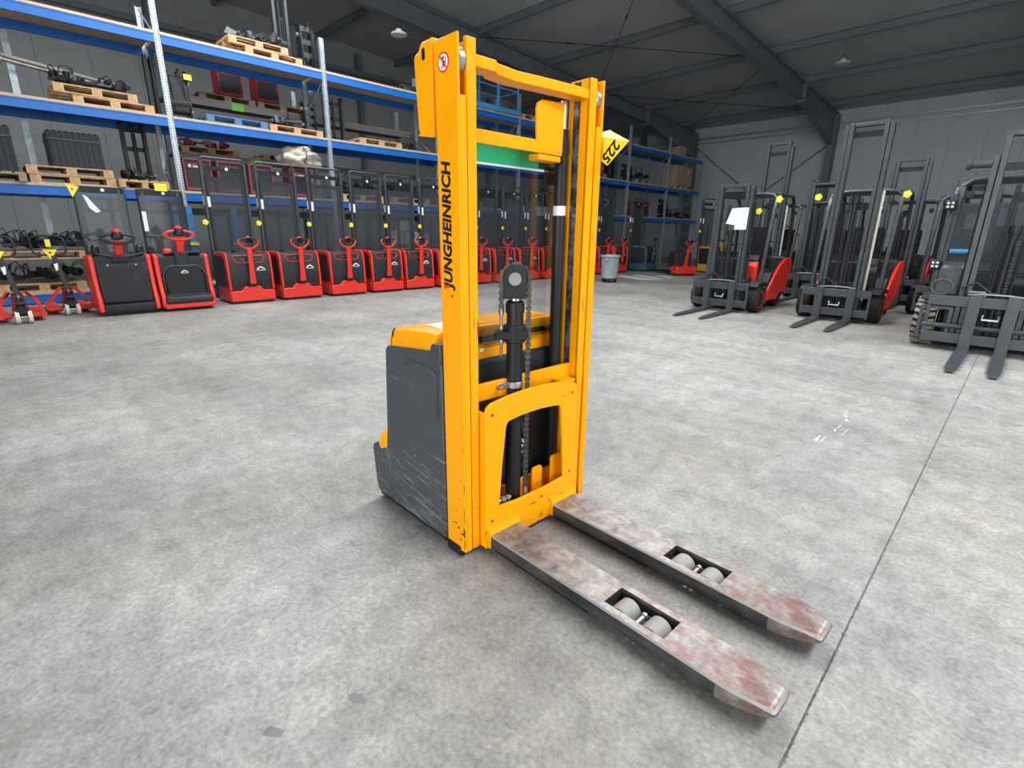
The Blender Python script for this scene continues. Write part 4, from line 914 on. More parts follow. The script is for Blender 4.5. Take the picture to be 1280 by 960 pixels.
def walkie(label, loc, body=RED, hood=HOOD):
    t = thing('pedestrian_stacker', label, 'stacker', loc, 0, 'red pedestrian stackers in a row before the rack')
    fr = [(-.395, .045), (.395, .045), (.395, .235), (.20, .235), (.13, .315), (-.13, .315), (-.20, .235), (-.395, .235)]
    build('front_bumper', MB().prism(fr, 'x', -.10, 0).box(-.72, -.395, .045, -.10, .395, .26), body, t, .014)
    build('floor_skirt', MB().box(-.70, -.37, .012, -.03, .37, .05), BLK2, t)
    hp = [(-.72, .24), (-.72, .905), (-.14, .905), (-.085, .885), (-.055, .80), (-.035, .60), (-.03, .45), (-.05, .36), (-.075, .30), (-.075, .24)]
    build('hood', MB().prism(hp, 'y', -.362, .362), hood, t, .012)
    sp = [(-.72, .25), (-.72, .925), (-.13, .925), (-.06, .895), (-.025, .80), (-.008, .55), (-.002, .30), (-.002, .25)]
    for s in (-1, 1):
        p_ = build('side_panel', MB().prism(sp, 'y', *sorted((s*.362, s*.397))), body, t, .012)
        ins = [(-.68, .30), (-.68, .86), (-.17, .86), (-.12, .80), (-.09, .55), (-.08, .30)]
        build('side_inset', MB().prism(ins, 'y', *sorted((s*.395, s*.400))), INSET if body is RED else HOOD, p_)
    tr = [(-.27, .84), (-.25, .865), (.25, .865), (.27, .84), (.245, .765), (.20, .742), (-.20, .742), (-.245, .765)]
    def fx(z): return -.046 if z < .80 else -.046-(z-.80)*.42
    ty = build('tray', MB().loft([[(fx(z)-.03, y*.93, .803+(z-.803)*.85) for y, z in tr], [(fx(z)+.006, y*.93, .803+(z-.803)*.85) for y, z in tr]]), BLACK, t)
    build('tray_rim', MB().tube([(fx(z)+.004, y, z) for y, z in tr], .008, 6, True), body, ty)
    build('tray_switch', MB().box(-.052, -.16, .77, -.032, -.07, .83).box(-.052, .08, .77, -.032, .13, .81), GREY, ty)
    # tiller arm
    build('tiller_base', MB().prism([(-.085, .335), (.085, .335), (.07, .385), (.05, .40), (-.05, .40), (-.07, .385)], 'x', -.06, .055), BLACK, t, .008)
    build('tiller_arm', MB().loft([[(.005, -.058, .36), (.055, -.058, .36), (.055, .058, .36), (.005, .058, .36)], [(.02, -.042, .60), (.068, -.042, .60), (.068, .042, .60), (.02, .042, .60)], [(.025, -.04, .86), (.07, -.04, .86), (.07, .04, .86), (.025, .04, .86)],
          [(.03, -.05, .98), (.075, -.05, .98), (.075, .05, .98), (.03, .05, .98)], [(.035, -.075, 1.02), (.075, -.075, 1.02), (.075, .075, 1.02), (.035, .075, 1.02)]]), body, t, .008)
    tiller_head(t, 1.14, body, body)
    emblem(t, WHITE, -.030, .185, .62, 1.0)
    # mast
    for s in (-1, 1):
        build('mast_rail', MB().box(-.83, min(s*.345, s*.395), .06, -.74, max(s*.345, s*.395), 2.50), GREY, t, .006)
        build('inner_mast_rail', MB().box(-.82, min(s*.285, s*.335), .06, -.75, max(s*.285, s*.335), 2.28), BLK2, t, .005)
        build('fork', MB().loft([[(-.84, s*.195-.09, .035), (-.84, s*.195+.09, .035), (-.84, s*.195+.09, .09), (-.84, s*.195-.09, .09)], [(-1.80, s*.195-.09, .035), (-1.80, s*.195+.09, .035), (-1.80, s*.195+.09, .085), (-1.80, s*.195-.09, .085)], [(-1.95, s*.195-.05, .05), (-1.95, s*.195+.05, .05), (-1.95, s*.195+.05, .07), (-1.95, s*.195-.05, .07)]]), BLK2, t)
    build('top_bar', MB().tube([(-.785, -.37, 2.47), (-.785, -.365, 2.54), (-.785, -.33, 2.575), (-.785, .33, 2.575), (-.785, .365, 2.54), (-.785, .37, 2.47)], .022, 8), GREY, t)
    for z in (2.36, 2.17): build('cross_bar', MB().box(-.80, -.345, z, -.775, .345, z+.075), BLK2, t)
    build('screen', MB().box(-.747, -.33, .93, -.743, .33, 2.24), SMOKE, t)
    build('lift_cylinder', MB().cyl((-.86, 0, .1), (-.86, 0, 1.7), .03, 10), BLK2, t)
    build('sticker', MB().box(-.7425, -.345, 1.72, -.7385, -.30, 1.90), WHITE, t); build('sticker', MB().box(-.83, -.3965, 1.75, -.77, -.395, 1.92), WHITE, t)
    build('round_sticker', MB().cyl((-.775, .06, 2.40), (-.772, .06, 2.40), .028, 14), WHITE, t)
    tag_on(t, -.72, -.44, 1.45)
    build('tag_stem', MB().box(-.76, -.44, 1.43, -.72, -.39, 1.45), BLK2, t)
    return t
ORD = ['first', 'second', 'third', 'fourth', 'fifth', 'sixth', 'seventh', 'eighth', 'ninth', 'tenth', 'eleventh', 'twelfth', 'thirteenth', 'fourteenth']
YS = [3.40, 4.345, 5.345, 6.32, 7.215]+[8.17+.955*k for k in range(9)]
wk = walkie('first red and black pedestrian stacker in the row, next to the black-backed ride-on trucks', (-10.2, YS[0], 0))
rw = random.Random(11)
for i, y in enumerate(YS[1:], 1):
    extra = '' if i < 5 else (', partly behind the yellow mast' if i < 8 else (', seen through the clear screen' if i < 11 else ', near the grey bin'))
    clone(wk, '%s red and black pedestrian stacker from the black-backed ride-on trucks%s' % (ORD[i], extra), (-10.2+rw.uniform(-.03, .03), y, 0), rw.uniform(-.02, .02))
far = walkie('dark teal stacker with a pale hood beside the far red pallet truck', (-9.9, 17.35, 0), TEAL, HOOD)
far['group'] = 'stackers at the far end'
oc = walkie('ochre framed black stacker at the far end left of the forklifts', (-7.9, 18.6, 0), OCHRE, HOOD); oc['group'] = 'stackers at the far end'; oc.rotation_euler = (0, 0, -.5)

# low red pallet truck at the far end
t = thing('electric_pallet_truck', 'low bright red pallet truck with upright tiller at the far end', 'pallet truck', (-8.05, 16.45, 0), -.55)
build('front_bumper', MB().prism(rrect(-.38, .05, .38, .30, .04), 'x', -.42, 0), RED, t, .03)
build('hood', MB().prism([(-.75, .28), (-.75, .72), (-.62, .78), (-.36, .78), (-.28, .70), (-.26, .28)], 'y', -.30, .30), HOOD, t, .02)
build('side_cover', MB().prism([(-.76, .28), (-.76, .66), (-.5, .66), (-.42, .28)], 'y', .30, .345), RED, t, .01)
build('tiller_arm', MB().loft([[(-.16, -.06, .28), (-.08, -.06, .28), (-.08, .06, .28), (-.16, .06, .28)], [(-.10, -.045, .62), (-.04, -.045, .62), (-.04, .045, .62), (-.10, .045, .62)], [(-.03, -.05, .96), (.03, -.05, .96), (.03, .05, .96), (-.03, .05, .96)]]), RED, t, .008)
tiller_head(t, 1.10, RED, RED)
for s in (-1, 1): build('fork', MB().box(-1.95, s*.19-.085, .04, -.75, s*.19+.085, .09), BLK2, t)
build('floor_skirt', MB().box(-.7, -.34, .012, -.05, .34, .06), BLK2, t)

# ------------------------------------------------------------------ two ride-on stackers with black backs
def rider(label, loc, kind):
    t = thing('ride_on_stacker', label, 'stacker', loc, 0, 'black-backed ride-on stackers')
    W = .40
    build('chassis', MB().box(-.78, -W+.04, .06, -.12, W-.04, .88), HOOD, t, .02)
    build('floor_skirt', MB().box(-.76, -W+.05, .012, -.10, W-.05, .07), BLK2, t)
    for s in (-1, 1):
        pr = [(-.70, .06), (-.70, .90), (-.20, .93), (-.12, .90), (-.09, .60), (-.06, .36), (-.005, .24), (0, .06)]
        build('fender', MB().prism(pr, 'y', *sorted((s*(W-.065), s*W))), RED, t, .018)
    if kind == 1:
        build('folded_platform', MB().prism([(-.06, .20), (-.03, .21), (-.09, .80), (-.12, .80)], 'y', -.325, .325), HOOD, t, .012)
        build('platform_rubber', MB().prism([(-.028, .235), (-.024, .235), (-.082, .745), (-.086, .745)], 'y', -.30, .30), BLACK, t)
        build('rear_step', MB().prism([(-.10, .05), (-.01, .05), (.005, .10), (-.01, .17), (-.05, .19), (-.10, .19)], 'y', -.335, .335), BLACK, t, .012)
        for s in (-1, 1): build('platform_bolt', MB().cyl((-.10, s*.18, .775), (-.082, s*.18, .775), .012, 10), STEEL, t)
        build('switch_recess', MB().prism(rrect(-.24, .825, -.12, .865, .012), 'x', -.13, -.116), BLK2, t)
        build('console', MB().prism([(-.50, .86), (-.45, .93), (-.16, .93), (-.115, .90), (-.115, .82), (-.50, .82)], 'y', -.33, .33), HOOD, t, .02)
        build('rear_rail', MB().tube([(-.15, -.30, .93), (-.11, -.30, .945), (-.09, -.25, .935), (-.085, -.1, .90), (-.085, .1, .90), (-.09, .25, .935), (-.11, .30, .945), (-.15, .30, .93)], .018, 8), BLK2, t)
        build('knee_pad', MB().prism(rrect(-.11, .82, .11, .92, .02), 'x', -.13, -.075), BLACK, t, .01)
        for s in (-1, 1): build('hand_grip', MB().lathe([(.02, .90), (.045, .93), (.055, 1.0), (.05, 1.05), (.02, 1.08)], (-.17, s*.28, 0), 12), BLK2, t)
        zt = 1.21; loopm = BLK2
    else:
        bp = [(-.29, .25), (.29, .25), (.29, .56), (.26, .66), (.18, .725), (-.18, .725), (-.26, .66), (-.29, .56)]
        build('back_cushion', MB().prism(bp, 'x', -.14, -.075), BLACK, t, .02)
        build('back_frame', MB().tube([(-.08, y*1.07, z+.01) for y, z in bp], .014, 8, True), GREY, t)
        build('rear_step', MB().prism([(-.14, .12), (.03, .12), (.06, .15), (.055, .22), (.0, .255), (-.14, .255)], 'y', -.345, .345), HOOD, t, .02)
        build('step_mat', MB().box(-.10, -.31, .255, -.01, .31, .262), BLK2, t)
        build('bumper', MB().box(-.14, -.37, .045, .03, .37, .13), RED, t, .015)
        build('console', MB().prism([(-.55, .84), (-.48, .92), (-.20, .93), (-.13, .88), (-.13, .74), (-.55, .74)], 'y', -.345, .345), HOOD, t, .02)
        build('neck_column', MB().box(-.20, -.10, .68, -.085, .10, .96), HOOD, t, .015)
        build('cross_ledge', MB().box(-.22, -.17, .93, -.10, .30, .965), BLK2, t, .01)
        build('red_switch', MB().box(-.20, -.24, .93, -.10, -.12, 1.01), RED, t, .02)
        emblem(t, WHITE, -.0735, 0, .63, .7)
        zt = 1.27; loopm = RED
    build('steering_arm', MB().loft([[(-.22, -.055, .90), (-.12, -.055, .90), (-.12, .055, .90), (-.22, .055, .90)], [(-.16, -.05, 1.05), (-.06, -.05, 1.05), (-.06, .05, 1.05), (-.16, .05, 1.05)], [(-.06, -.09, zt-.07), (.0, -.09, zt-.07), (.0, .09, zt-.07), (-.06, .09, zt-.07)]]), RED, t, .01)
    build('steering_loop', MB().tube([(-.02, .21*math.cos(a), zt-.03+.055*math.sin(a)*(1 if math.sin(a) > 0 else 1.5)) for a in [2*PI*i/20 for i in range(20)]], .02, 8, True), loopm, t)
    build('control_pod', MB().lathe([(.03, -.06), (.075, -.04), (.08, .02), (.05, .07), (.01, .08)], (-.03, 0, zt), 14), BLK2, t)
    build('belly_button', MB().lathe([(.055, .04), (.058, .07), (.04, .10), (.01, .11)], (-.03, 0, zt), 14), RED, t)
    for s in (-1, 1):
        build('mast_rail', MB().box(-.88, min(s*.29, s*.335), .06, -.80, max(s*.29, s*.335), 1.94), BLK2, t, .005)
        build('inner_mast_rail', MB().box(-.87, min(s*.235, s*.28), .06, -.81, max(s*.235, s*.28), 1.92), GREY, t, .004)
        build('fork', MB().box(-2.05, s*.19-.085, .04, -.88, s*.19+.085, .09), BLK2, t)
    build('cross_bar', MB().box(-.86, -.335, 1.86, -.83, .335, 1.96), BLK2, t, .004); build('cross_bar', MB().box(-.86, -.29, 1.58, -.84, .29, 1.63), GREY, t)
    build('screen', MB().box(-.80, -.32, .92, -.796, .32, 1.86), SMOKE, t)
    build('lift_cylinder', MB().cyl((-.87, .12, .1), (-.87, .12, 1.75), .028, 10), BLK2, t)
    build('round_sticker', MB().cyl((-.83, .05, 1.91), (-.826, .05, 1.91), .026, 14), WHITE, t)
    build('sticker', MB().box(-.795, -.315, 1.28, -.793, -.255, 1.60) if kind == 2 else MB().prism([(-.22, 1.83), (-.17, 1.80), (-.03, 1.58), (-.09, 1.56), (-.16, 1.62)], 'x', -.795, -.793), WHITE, t)
    if kind == 1:
        build('warning_triangle', MB().prism([(-.40, 1.98), (-.24, 1.94), (-.345, 1.78)], 'x', -.79, -.785), TAG, t)
        build('triangle_symbol', MB().prism([(-.345, 1.915), (-.315, 1.905), (-.335, 1.875)], 'x', -.785, -.783), BLK2, t)
    else: build('number_tag', MB().box(-.79, -.07, 1.94, -.785, .11, 2.06), TAG, t)
    return t
rider('ride-on stacker with flat black folded platform and red fenders, beside the hand pallet trucks', (-9.98, 1.46, 0), 1)
rider('ride-on stacker with arched black backrest and white badge', (-9.97, 2.29, 0), 2)

# ------------------------------------------------------------------ hand pallet trucks
def jack(label, loc, yaw, wide):
    t = thing('hand_pallet_truck', label, 'pallet truck', loc, yaw, 'red hand pallet trucks')
    for s in (-1, 1):
        build('fork', MB().box(-1.35, s*.19-.08, .05, -.22, s*.19+.08, .085), RED, t, .01)
        if wide: pts = [(-.20, s*.045, .40), (-.20, s*.07, .43), (-.22, s*.285, .14), (-.22, s*.285, .075)]
        else: pts = [(-.15, s*.05, .42), (-.15, s*.09, .43), (-.18, s*.19, .30), (-.20, s*.225, .15), (-.20, s*.225, .05)]
        build('frame_arm', MB().loft([[(x-.045, y-s*.022, z), (x+.045, y-s*.022, z), (x+.045, y+s*.022, z+.012), (x-.045, y+s*.022, z+.012)] for x, y, z in pts]), RED, t, .006)
        build('frame_foot', MB().box(-.28, min(s*.10, s*(.29 if wide else .22)), .07, -.17, max(s*.10, s*(.29 if wide else .22)), .13), RED, t, .006)
        build('steer_wheel', MB().lathe([(.05, -.025), (.085, -.022), (.09, -.012), (.082, 0), (.09, .012), (.085, .022), (.05, .025)], (-.02, s*.068, .0905), 20, 'y'), PALE, t)
        build('load_roller', MB().lathe([(.025, -.04), (.038, -.035), (.038, .035), (.025, .04)], (-1.2, s*.19, .0385), 14, 'y'), PALE, t)
    build('back_plate', MB().prism([(-.10, .10), (.10, .10), (.06, .42), (-.06, .42)], 'x', -.24, -.20), DRED, t)
    build('pump', MB().cyl((-.06, 0, .10), (-.06, 0, .36), .045, 14).box(-.12, -.06, .14, .02, .06, .22).cyl((-.03, -.05, .28), (-.03, .05, .28), .03, 10), BLK2, t)
    build('pump_piston', MB().cyl((-.06, 0, .36), (-.06, 0, .43), .016, 10), CHROME, t)
    build('axle', MB().cyl((-.02, -.09, .0905), (-.02, .09, .0905), .014, 8), STEEL, t)
    hx, hy = -.16, -.10
    build('handle_tube', MB().loft([[(-.06, -.035, .40), (-.02, -.035, .40), (-.02, .035, .40), (-.06, .035, .40)], [(hx-.05, hy*.75-.03, .93), (hx-.01, hy*.75-.03, .93), (hx-.01, hy*.75+.03, .93), (hx-.05, hy*.75+.03, .93)]]), BLK2, t, .008)
    lp = rrect(-.20, .92, .20, 1.20, .09, 4); build('handle_loop', MB().tube([(hx-.03-(z-.92)*.2, hy+y+(.06 if z < .95 else 0)*0, z) for y, z in lp], .015, 8, True), BLK2, t)
    build('release_lever', MB().box(hx-.07, hy-.03, 1.04, hx-.05, hy+.03, 1.15), TAG, t)
    build('warning_triangle', MB().prism([(hy-.085, 1.0), (hy+.085, 1.0), (hy, .85)], 'x', hx-.01, hx-.004), TAG, t)
    build('triangle_symbol', MB().prism([(hy-.02, .965), (hy+.02, .965), (hy, .93)], 'x', hx-.004, hx-.002), BLK2, t)
    build('white_label', MB().prism([(-.10, .78), (-.05, .80), (-.06, .70), (-.085, .68)], 'x', -.095, -.06), WHITE, t)
    return t
jack('red hand pallet truck nearest the left edge, with rounded frame', (-10.0, .20, 0), .05, False)
jack('red hand pallet truck with wide triangular frame beside the ride-on truck', (-10.53, .79, 0), 0, True)

# ------------------------------------------------------------------ grey bin
t = thing('waste_bin', 'round grey plastic waste bin on a small dolly', 'bin', (-8.4, 12.42, 0))
build('bin_body', MB().lathe([(.20, .10), (.225, .13), (.255, .68), (.262, .70), (.262, .72), (.235, .72), (.20, .14), (.02, .13), (.02, .10)], n=28), BIN, t)
build('bin_rim', MB().lathe([(.262, .70), (.288, .705), (.290, .735), (.283, .755), (.255, .757), (.245, .735), (.25, .70)], n=28), BIN, t)
for a in (.3, .3+PI): build('bin_handle', MB().box(-.04, .255, .60, .04, .31, .66), BIN, t, .01).rotation_euler = (0, 0, a)
build('dolly', MB().lathe([(.02, .07), (.22, .07), (.22, .10), (.02, .10)], n=20), BLACK, t)
cs = build('caster', MB().cyl((-.02, 0, .0355), (.02, 0, .0355), .035, 10).box(-.012, -.012, .05, .012, .012, .075), BLK2, t); cs.location = (.16, .06, 0)
for x, y in ((-.16, .06), (.09, -.15), (-.09, -.15)): inst(cs, 'caster', t, (x, y, 0))

# ------------------------------------------------------------------ forklifts (local x runs along the forks)
def wheel(parent, x, y, r, w_, rimm, tread=None):
    mb = MB().lathe([(r*.58, -w_/2), (r*.93, -w_/2), (r-(.014 if tread else 0), -w_*.36), (r-(.014 if tread else 0), w_*.36), (r*.93, w_/2), (r*.58, w_/2)], (x, y, r+.0005), 28, 'y')
    ty = build('tyre', mb, TYRE, parent)
    build('rim', MB().lathe([(.03, -w_*.34), (r*.5, -w_*.42), (r*.64, -w_*.53), (r*.64, w_*.53), (r*.5, w_*.42), (.03, w_*.34)], (x, y, r+.0005), 24, 'y'), rimm, ty)
    if tread:
        m_ = MB()
        for k in range(22):
            a = 2*PI*k/22
            for s in (-1, 1):
                m_.X = Matrix.Translation((x, y, r)) @ Matrix.Rotation(a+(0 if s > 0 else PI/22), 4, 'Y') @ Matrix.Translation((r, 0, 0)) @ Matrix.Rotation(.3*s, 4, 'X'); m_.box(-.02, .004 if s > 0 else -w_*.5, -.022, .0, w_*.5 if s > 0 else -.004, .022)
        m_.X = None; build('tyre_tread', m_, tread, ty, smooth=0)['kind'] = 'stuff'
def forklift(label, loc, yaw, mast_h, inner_h, mh=.31, W=.54, red=RED, fork_y=.225, fork_l=1.12, big=False, chains=True, papers=False, tagpos=None, guard=True):
    t = thing('forklift', label, 'forklift', loc, yaw, 'forklifts parked at the end wall')
    cz = .66 if big else .52; fr = .05
    for s in (-1, 1):
        f_ = s*fork_y
        build('fork', MB().box(-.045, f_-.055, .02, 0, f_+.055, cz+.03).loft([[(0, f_-.055, .012), (0, f_+.055, .012), (0, f_+.055, .06), (0, f_-.055, .06)], [(fork_l*.8, f_-.055, .012), (fork_l*.8, f_+.055, .012), (fork_l*.8, f_+.055, .04), (fork_l*.8, f_-.055, .04)], [(fork_l, f_-.035, .014), (fork_l, f_+.035, .014), (fork_l, f_+.035, .024), (fork_l, f_-.035, .024)]]), GREY, t, .003)
        o0, o1 = mh-.055, mh; i0, i1 = mh-.115, mh-.062
        build('mast_rail', MB().box(-.30, min(s*o0, s*o1), .10, -.16, max(s*o0, s*o1), mast_h), GREY, t, .006)
        build('inner_mast_rail', MB().box(-.28, min(s*i0, s*i1), .12, -.145, max(s*i0, s*i1), inner_h), GREY, t, .006)
        build('carriage_side', MB().box(-.10, min(s*(W-.10), s*(W-.06)), .08, -.05, max(s*(W-.10), s*(W-.06)), cz), GREY, t, .005)
    for z0, z1 in ((cz-.12, cz), (.10, .22)): build('carriage_bar', MB().box(-.095, -W+.06, z0, -.045, W-.06, z1), GREY, t, .006)
    if big:
        build('carriage_bar', MB().cyl((-.07, -W+.05, .30), (-.07, W-.05, .30), .03, 10), GREY, t)
        build('load_guard_frame', MB().ring(rrect(-W-.0, .12, -W+.32, cz-.13, .03), rrect(-W+.04, .16, -W+.28, cz-.17, .02), 'x', -.11, -.07), GREY, t, .005)
    build('cross_bar', MB().box(-.30, -mh, mast_h-.16, -.27, mh, mast_h-.08), BLK2, t); build('cross_bar', MB().box(-.29, -mh+.06, inner_h-.05, -.20, mh-.06, inner_h), GREY, t, .005); build('cross_bar', MB().box(-.31, -mh, .95, -.28, mh, 1.05), BLK2, t)
    build('lift_cylinder', MB().cyl((-.22, 0, .15), (-.22, 0, mast_h*.62), .04, 12).cyl((-.22, 0, mast_h*.62), (-.22, 0, mast_h*.66), .055, 12), BLK2, t)
    mb = MB()
    for k in range(int((mast_h*.6-.3)/.035)): mb.box(-.175, .035 if k % 2 else .04, .3+.035*k, -.155, .075 if k % 2 else .07, .326+.035*k)
    build('lift_chain', mb, BLK2, t, smooth=0)['kind'] = 'stuff'
    for a in (-.10, -.07, .10): build('mast_hose', MB().tube([(-.20, a, .3), (-.21, a, 1.0), (-.20, a+.01, min(1.75, mast_h*.8)), (-.22, a*.8, min(1.9, mast_h*.86))], .011, 6), BLACK, t)
    build('hydraulic_hose', MB().tube([(-.13, -mh+.1, cz), (-.12, -mh+.02, cz+.10), (-.14, -mh+.14, cz+.16), (-.15, -.06, cz+.05), (-.15, .05, cz+.03)], .014, 6), BLACK, t)
    build('shiny_pipe', MB().tube([(-.10, -.25, cz+.02), (-.10, -.12, cz+.035), (-.10, .12, cz+.035), (-.10, .25, cz+.02)], .012, 6), STEEL, t)
    build('side_shift_link', MB().tube([(-.06, -.07, cz-.2), (-.04, -.07, cz-.25), (-.04, .07, cz-.25), (-.06, .07, cz-.2)], 0.016, 6), STEEL, t)
    for s in (-1, 1): build('tilt_cylinder', MB().cyl((-.28, s*(mh-.02), .55), (-.75, s*(mh-.02), .38), .035, 10), CHROME, t)
    if chains:
        for s in (-1, 1): build('side_lift_cylinder', MB().cyl((-.335, s*(mh+.005), .35), (-.335, s*(mh+.005), min(2.0, mast_h-.25)), .022, 10), PALE if mast_h > 2.9 else BLK2, t)
    # chassis
    r = .30 if big else .235; wx = -.46 if big else -.42
    for s in (-1, 1): wheel(t, wx, s*(W-.045), r, .22 if big else .17, RED if not big else PALE, TREAD if big else None)
    for s in (-1, 1): wheel(t, -1.62, s*(W-.14), .20, .14, RED)
    build('front_cowl', MB().prism([(-.32, .12), (-.32, .48), (-.40, .62), (-.62, .62), (-.78, .50), (-.78, .12)], 'y', -W+.21, W-.21), BLK2, t, .02)
    for s in (-1, 1): build('mudguard', MB().prism([(wx+r*.9, r*2+.0), (wx+r*.6, r*2+.055), (wx-r*.6, r*2+.075), (wx-r-.10, .50), (wx-r-.10, .44), (wx-r*.7, r*2+.035), (wx+r*.5, r*2+.02), (wx+r*.85, r*2-.02)], 'y', *sorted((s*(W-.17), s*(W+.03)))), HOOD, t, .008)
    build('floor_pan', MB().box(-1.05, -W+.06, .20, -.70, W-.06, .34), BLK2, t, .01)
    sd = [(-.86, .17), (-.86, .36), (-.95, .44), (-1.10, .60), (-1.34, .80), (-1.62, .92), (-1.88, .93), (-1.95, .86), (-1.97, .60), (-1.86, .45), (-1.80, .30), (-1.45, .28), (-1.38, .17)]
    for s in (-1, 1): build('side_panel', MB().prism(sd, 'y', *sorted((s*(W-.05), s*W))), red, t, .015)
    build('battery_bay', MB().prism([(-.86, .17), (-.86, .40), (-1.10, .66), (-1.45, .72), (-1.80, .72), (-1.80, .17)], 'y', -W+.055, W-.055), BLK2, t, .01)
    build('counterweight', MB().prism([(-1.70, .30), (-1.70, .95), (-1.95, .95), (-2.08, .80), (-2.10, .30)], 'y', -W+.06, W-.06), HOOD, t, .04)
    build('dashboard', MB().prism([(-.60, .60), (-.58, .92), (-.70, 1.0), (-.80, .92), (-.74, .60)], 'y', -W+.16, W-.16), HOOD, t, .02)
    build('red_cover', MB().prism([(-.55, .50), (-.50, .80), (-.58, .88), (-.66, .80), (-.66, .50)], 'y', .10, W-.14), red if papers else HOOD, t, .02)
    build('steering_wheel', MB().tube([(-.84+.06*math.sin(a)*.5, -.08+.16*math.cos(a), 1.06+.12*math.sin(a)) for a in [2*PI*i/18 for i in range(18)]], .014, 6, True), BLK2, t)
    build('steering_column', MB().cyl((-.70, -.08, .85), (-.84, -.08, 1.05), .03, 8), BLK2, t)
    build('seat', MB().prism([(-1.02, .78), (-1.0, .88), (-1.10, .92), (-1.45, .88), (-1.50, .78)], 'y', -.24, .24), SEAT, t, .03)
    build('seat_back', MB().prism([(-1.44, .86), (-1.36, .95), (-1.46, 1.42), (-1.54, 1.50), (-1.62, 1.44), (-1.56, .90)], 'y', -.23, .23), SEAT, t, .04)
    if guard:
        gw = W-.06
        for s in (-1, 1):
            build('guard_pillar', MB().loft([[(x-.03, s*gw-.028, z), (x+.03, s*gw-.028, z), (x+.03, s*gw+.028, z), (x-.03, s*gw+.028, z)] for x, z in ((-.56, .46), (-.60, .9), (-.74, 1.75), (-.80, 1.92), (-.92, 2.02))]), GREY, t, .008)
            build('guard_pillar', MB().loft([[(x-.03, s*gw-.025, z), (x+.03, s*gw-.025, z), (x+.03, s*gw+.025, z), (x-.03, s*gw+.025, z)] for x, z in ((-1.78, .85), (-1.76, 1.6), (-1.70, 1.93), (-1.60, 2.03))]), BLK2, t, .008)
            build('guard_rail', MB().box(-1.62, s*gw-.03, 2.0, -.88, s*gw+.03, 2.05), GREY, t, .01)
            build('headlamp', MB().lathe([(.01, .0), (.04, .0), (.045, -.02), (.035, -.06), (.01, -.07)], (-.66, s*(gw-.09), 1.84), 14, 'x'), BLK2, t)
        build('guard_header', MB().tube([(-.82, -gw, 1.95), (-.83, -gw+.08, 2.02), (-.85, -gw*.5, 2.04), (-.85, gw*.5, 2.04), (-.83, gw-.08, 2.02), (-.82, gw, 1.95)], .026, 8), GREY, t)
        sb = build('guard_slat', MB().box(-.015, -gw, 2.01, .015, gw, 2.04), BLK2, t, smooth=0); sb.location = (-1.6, 0, 0)
        for k in range(1, 6): inst(sb, 'guard_slat', t, (-1.6+.125*k, 0, 0))
        build('mirror', MB().prism(rrect(-.10, 1.74, .06, 1.86, .03), 'x', -.86, -.845), BLK2, t)
        build('windscreen', MB().prism([(-.585, .95), (-.58, .95), (-.735, 1.74), (-.74, 1.74)], 'y', -gw+.03, gw-.03), SMOKE, t) if big else None
    if big:
        cd_ = [(-.50, .75), (-.56, 1.0), (-.72, 1.85), (-.80, 1.92), (-1.5, 1.92), (-1.55, .75)]
        for s in (-1, 1):
            build('cab_door_frame', MB().tube([(x, s*(W-.02), z) for x, z in cd_], .025, 8, True), GREY, t)
            build('cab_door_glass', MB().prism(cd_, 'y', *sorted((s*(W-.022), s*(W-.018)))), SMOKE, t)
            for z, x in ((1.72, -.60), (1.0, -.50)):
                wl_ = build('work_lamp', MB().box(x-.06, s*(W+.0)-.06, z-.06, x+.02, s*(W+.0)+.06, z+.06), BLK2, t, .015)
                for a in (-.022, .022):
                    for b in (-.022, .022): build('lamp_lens', MB().cyl((x+.018, s*W+a, z+b), (x+.024, s*W+a, z+b), .015, 10), PALE, wl_)
        build('side_cowl', MB().prism([(-.44, .62), (-.50, .98), (-.60, 1.05), (-.68, .98), (-.66, .62)], 'y', -W+.04, -mh-.02), GREY, t, .03)
        build('blue_cushion', MB().cyl((-.62, -W+.10, 1.16), (-.62, -W+.30, 1.16), .03, 10), BLUE2, t)
        build('hose_loop', MB().tube([(-.06, -W+.16+.10*math.cos(a), cz+.10+.09*math.sin(a)) for a in [2*PI*i/16 for i in range(16)]], .014, 6, True), GREY, t)
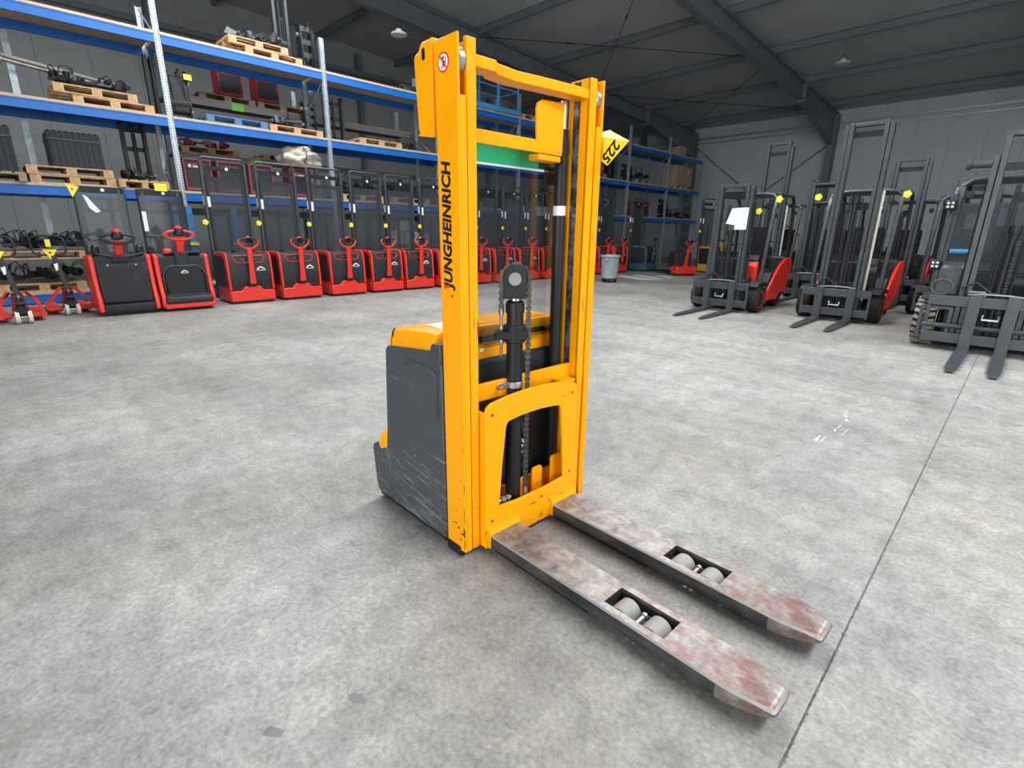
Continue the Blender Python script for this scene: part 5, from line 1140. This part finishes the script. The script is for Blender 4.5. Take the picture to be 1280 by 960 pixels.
        build('top_cylinder', MB().cyl((-.20, -mh-.20, 2.14), (-.20, -mh, 2.14), .05, 14).cyl((-.20, -mh-.22, 2.14), (-.20, -mh-.18, 2.14), .065, 14), GREY, t)
        build('lift_hook', MB().tube([(-.07, -.24, cz+.01), (-.05, -.24, cz+.06), (-.05, -.10, cz+.06), (-.07, -.10, cz+.01)], .012, 6), STEEL, t)
    if papers:
        build('paper_sheet', MB().prism([(mh-.23, 1.42), (mh-.03, 1.42), (mh-.02, 1.78), (mh-.22, 1.78)], 'x', -.142, -.138), PAPER, t); build('paper_sheet', MB().prism([(mh-.39, 1.52), (mh-.21, 1.49), (mh-.18, 1.78), (mh-.31, 1.77)], 'x', -.146, -.143), PAPER, t)
    if tagpos:
        for p in tagpos: tag_on(t, *p, .06); build('tag_stem', MB().cyl((p[0]-.01, p[1], p[2]), (p[0]-.16, p[1]*.9, p[2]), .008, 6), BLK2, t)
    return t
Q = -PI/2
forklift('red and black forklift with white papers on its mast, leftmost in the front row', (-3.83, 9.12, 0), Q, 2.13, 2.16, .315, .56, papers=True, tagpos=((-.55, .62, 1.92), (-.75, .24, 1.74)))
forklift('forklift with the tallest mast in the front row, between two red trucks', (-2.08, 9.42, 0), Q, 2.93, 2.96, .31, .55, tagpos=((-.55, .58, 1.95), (-.55, -.62, 1.95)))
forklift('big dark forklift with pale treaded tyre cut off at the right edge', (-.17, 8.0, 0), Q, 2.22, 2.46, .34, .66, fork_y=.165, fork_l=1.32, big=True)
forklift('dark forklift with a tall double mast behind the leftmost front one', (-4.55, 13.0, 0), Q, 3.25, 3.36, .31, .55, red=DRED)
forklift('dark forklift squeezed between the leftmost and the tall-masted front forklift', (-3.30, 12.4, 0), Q, 2.46, 2.40, .31, .52, red=HOOD, tagpos=((-.5, .3, 1.9),))
forklift('red forklift directly behind the tall-masted front forklift', (-1.97, 12.75, 0), Q, 2.72, 2.78, .31, .55)
forklift('red forklift half hidden behind the big dark one with the treaded tyre', (-.82, 11.3, 0), Q, 2.22, 2.24, .31, .54, tagpos=((-.4, .2, 1.95),))
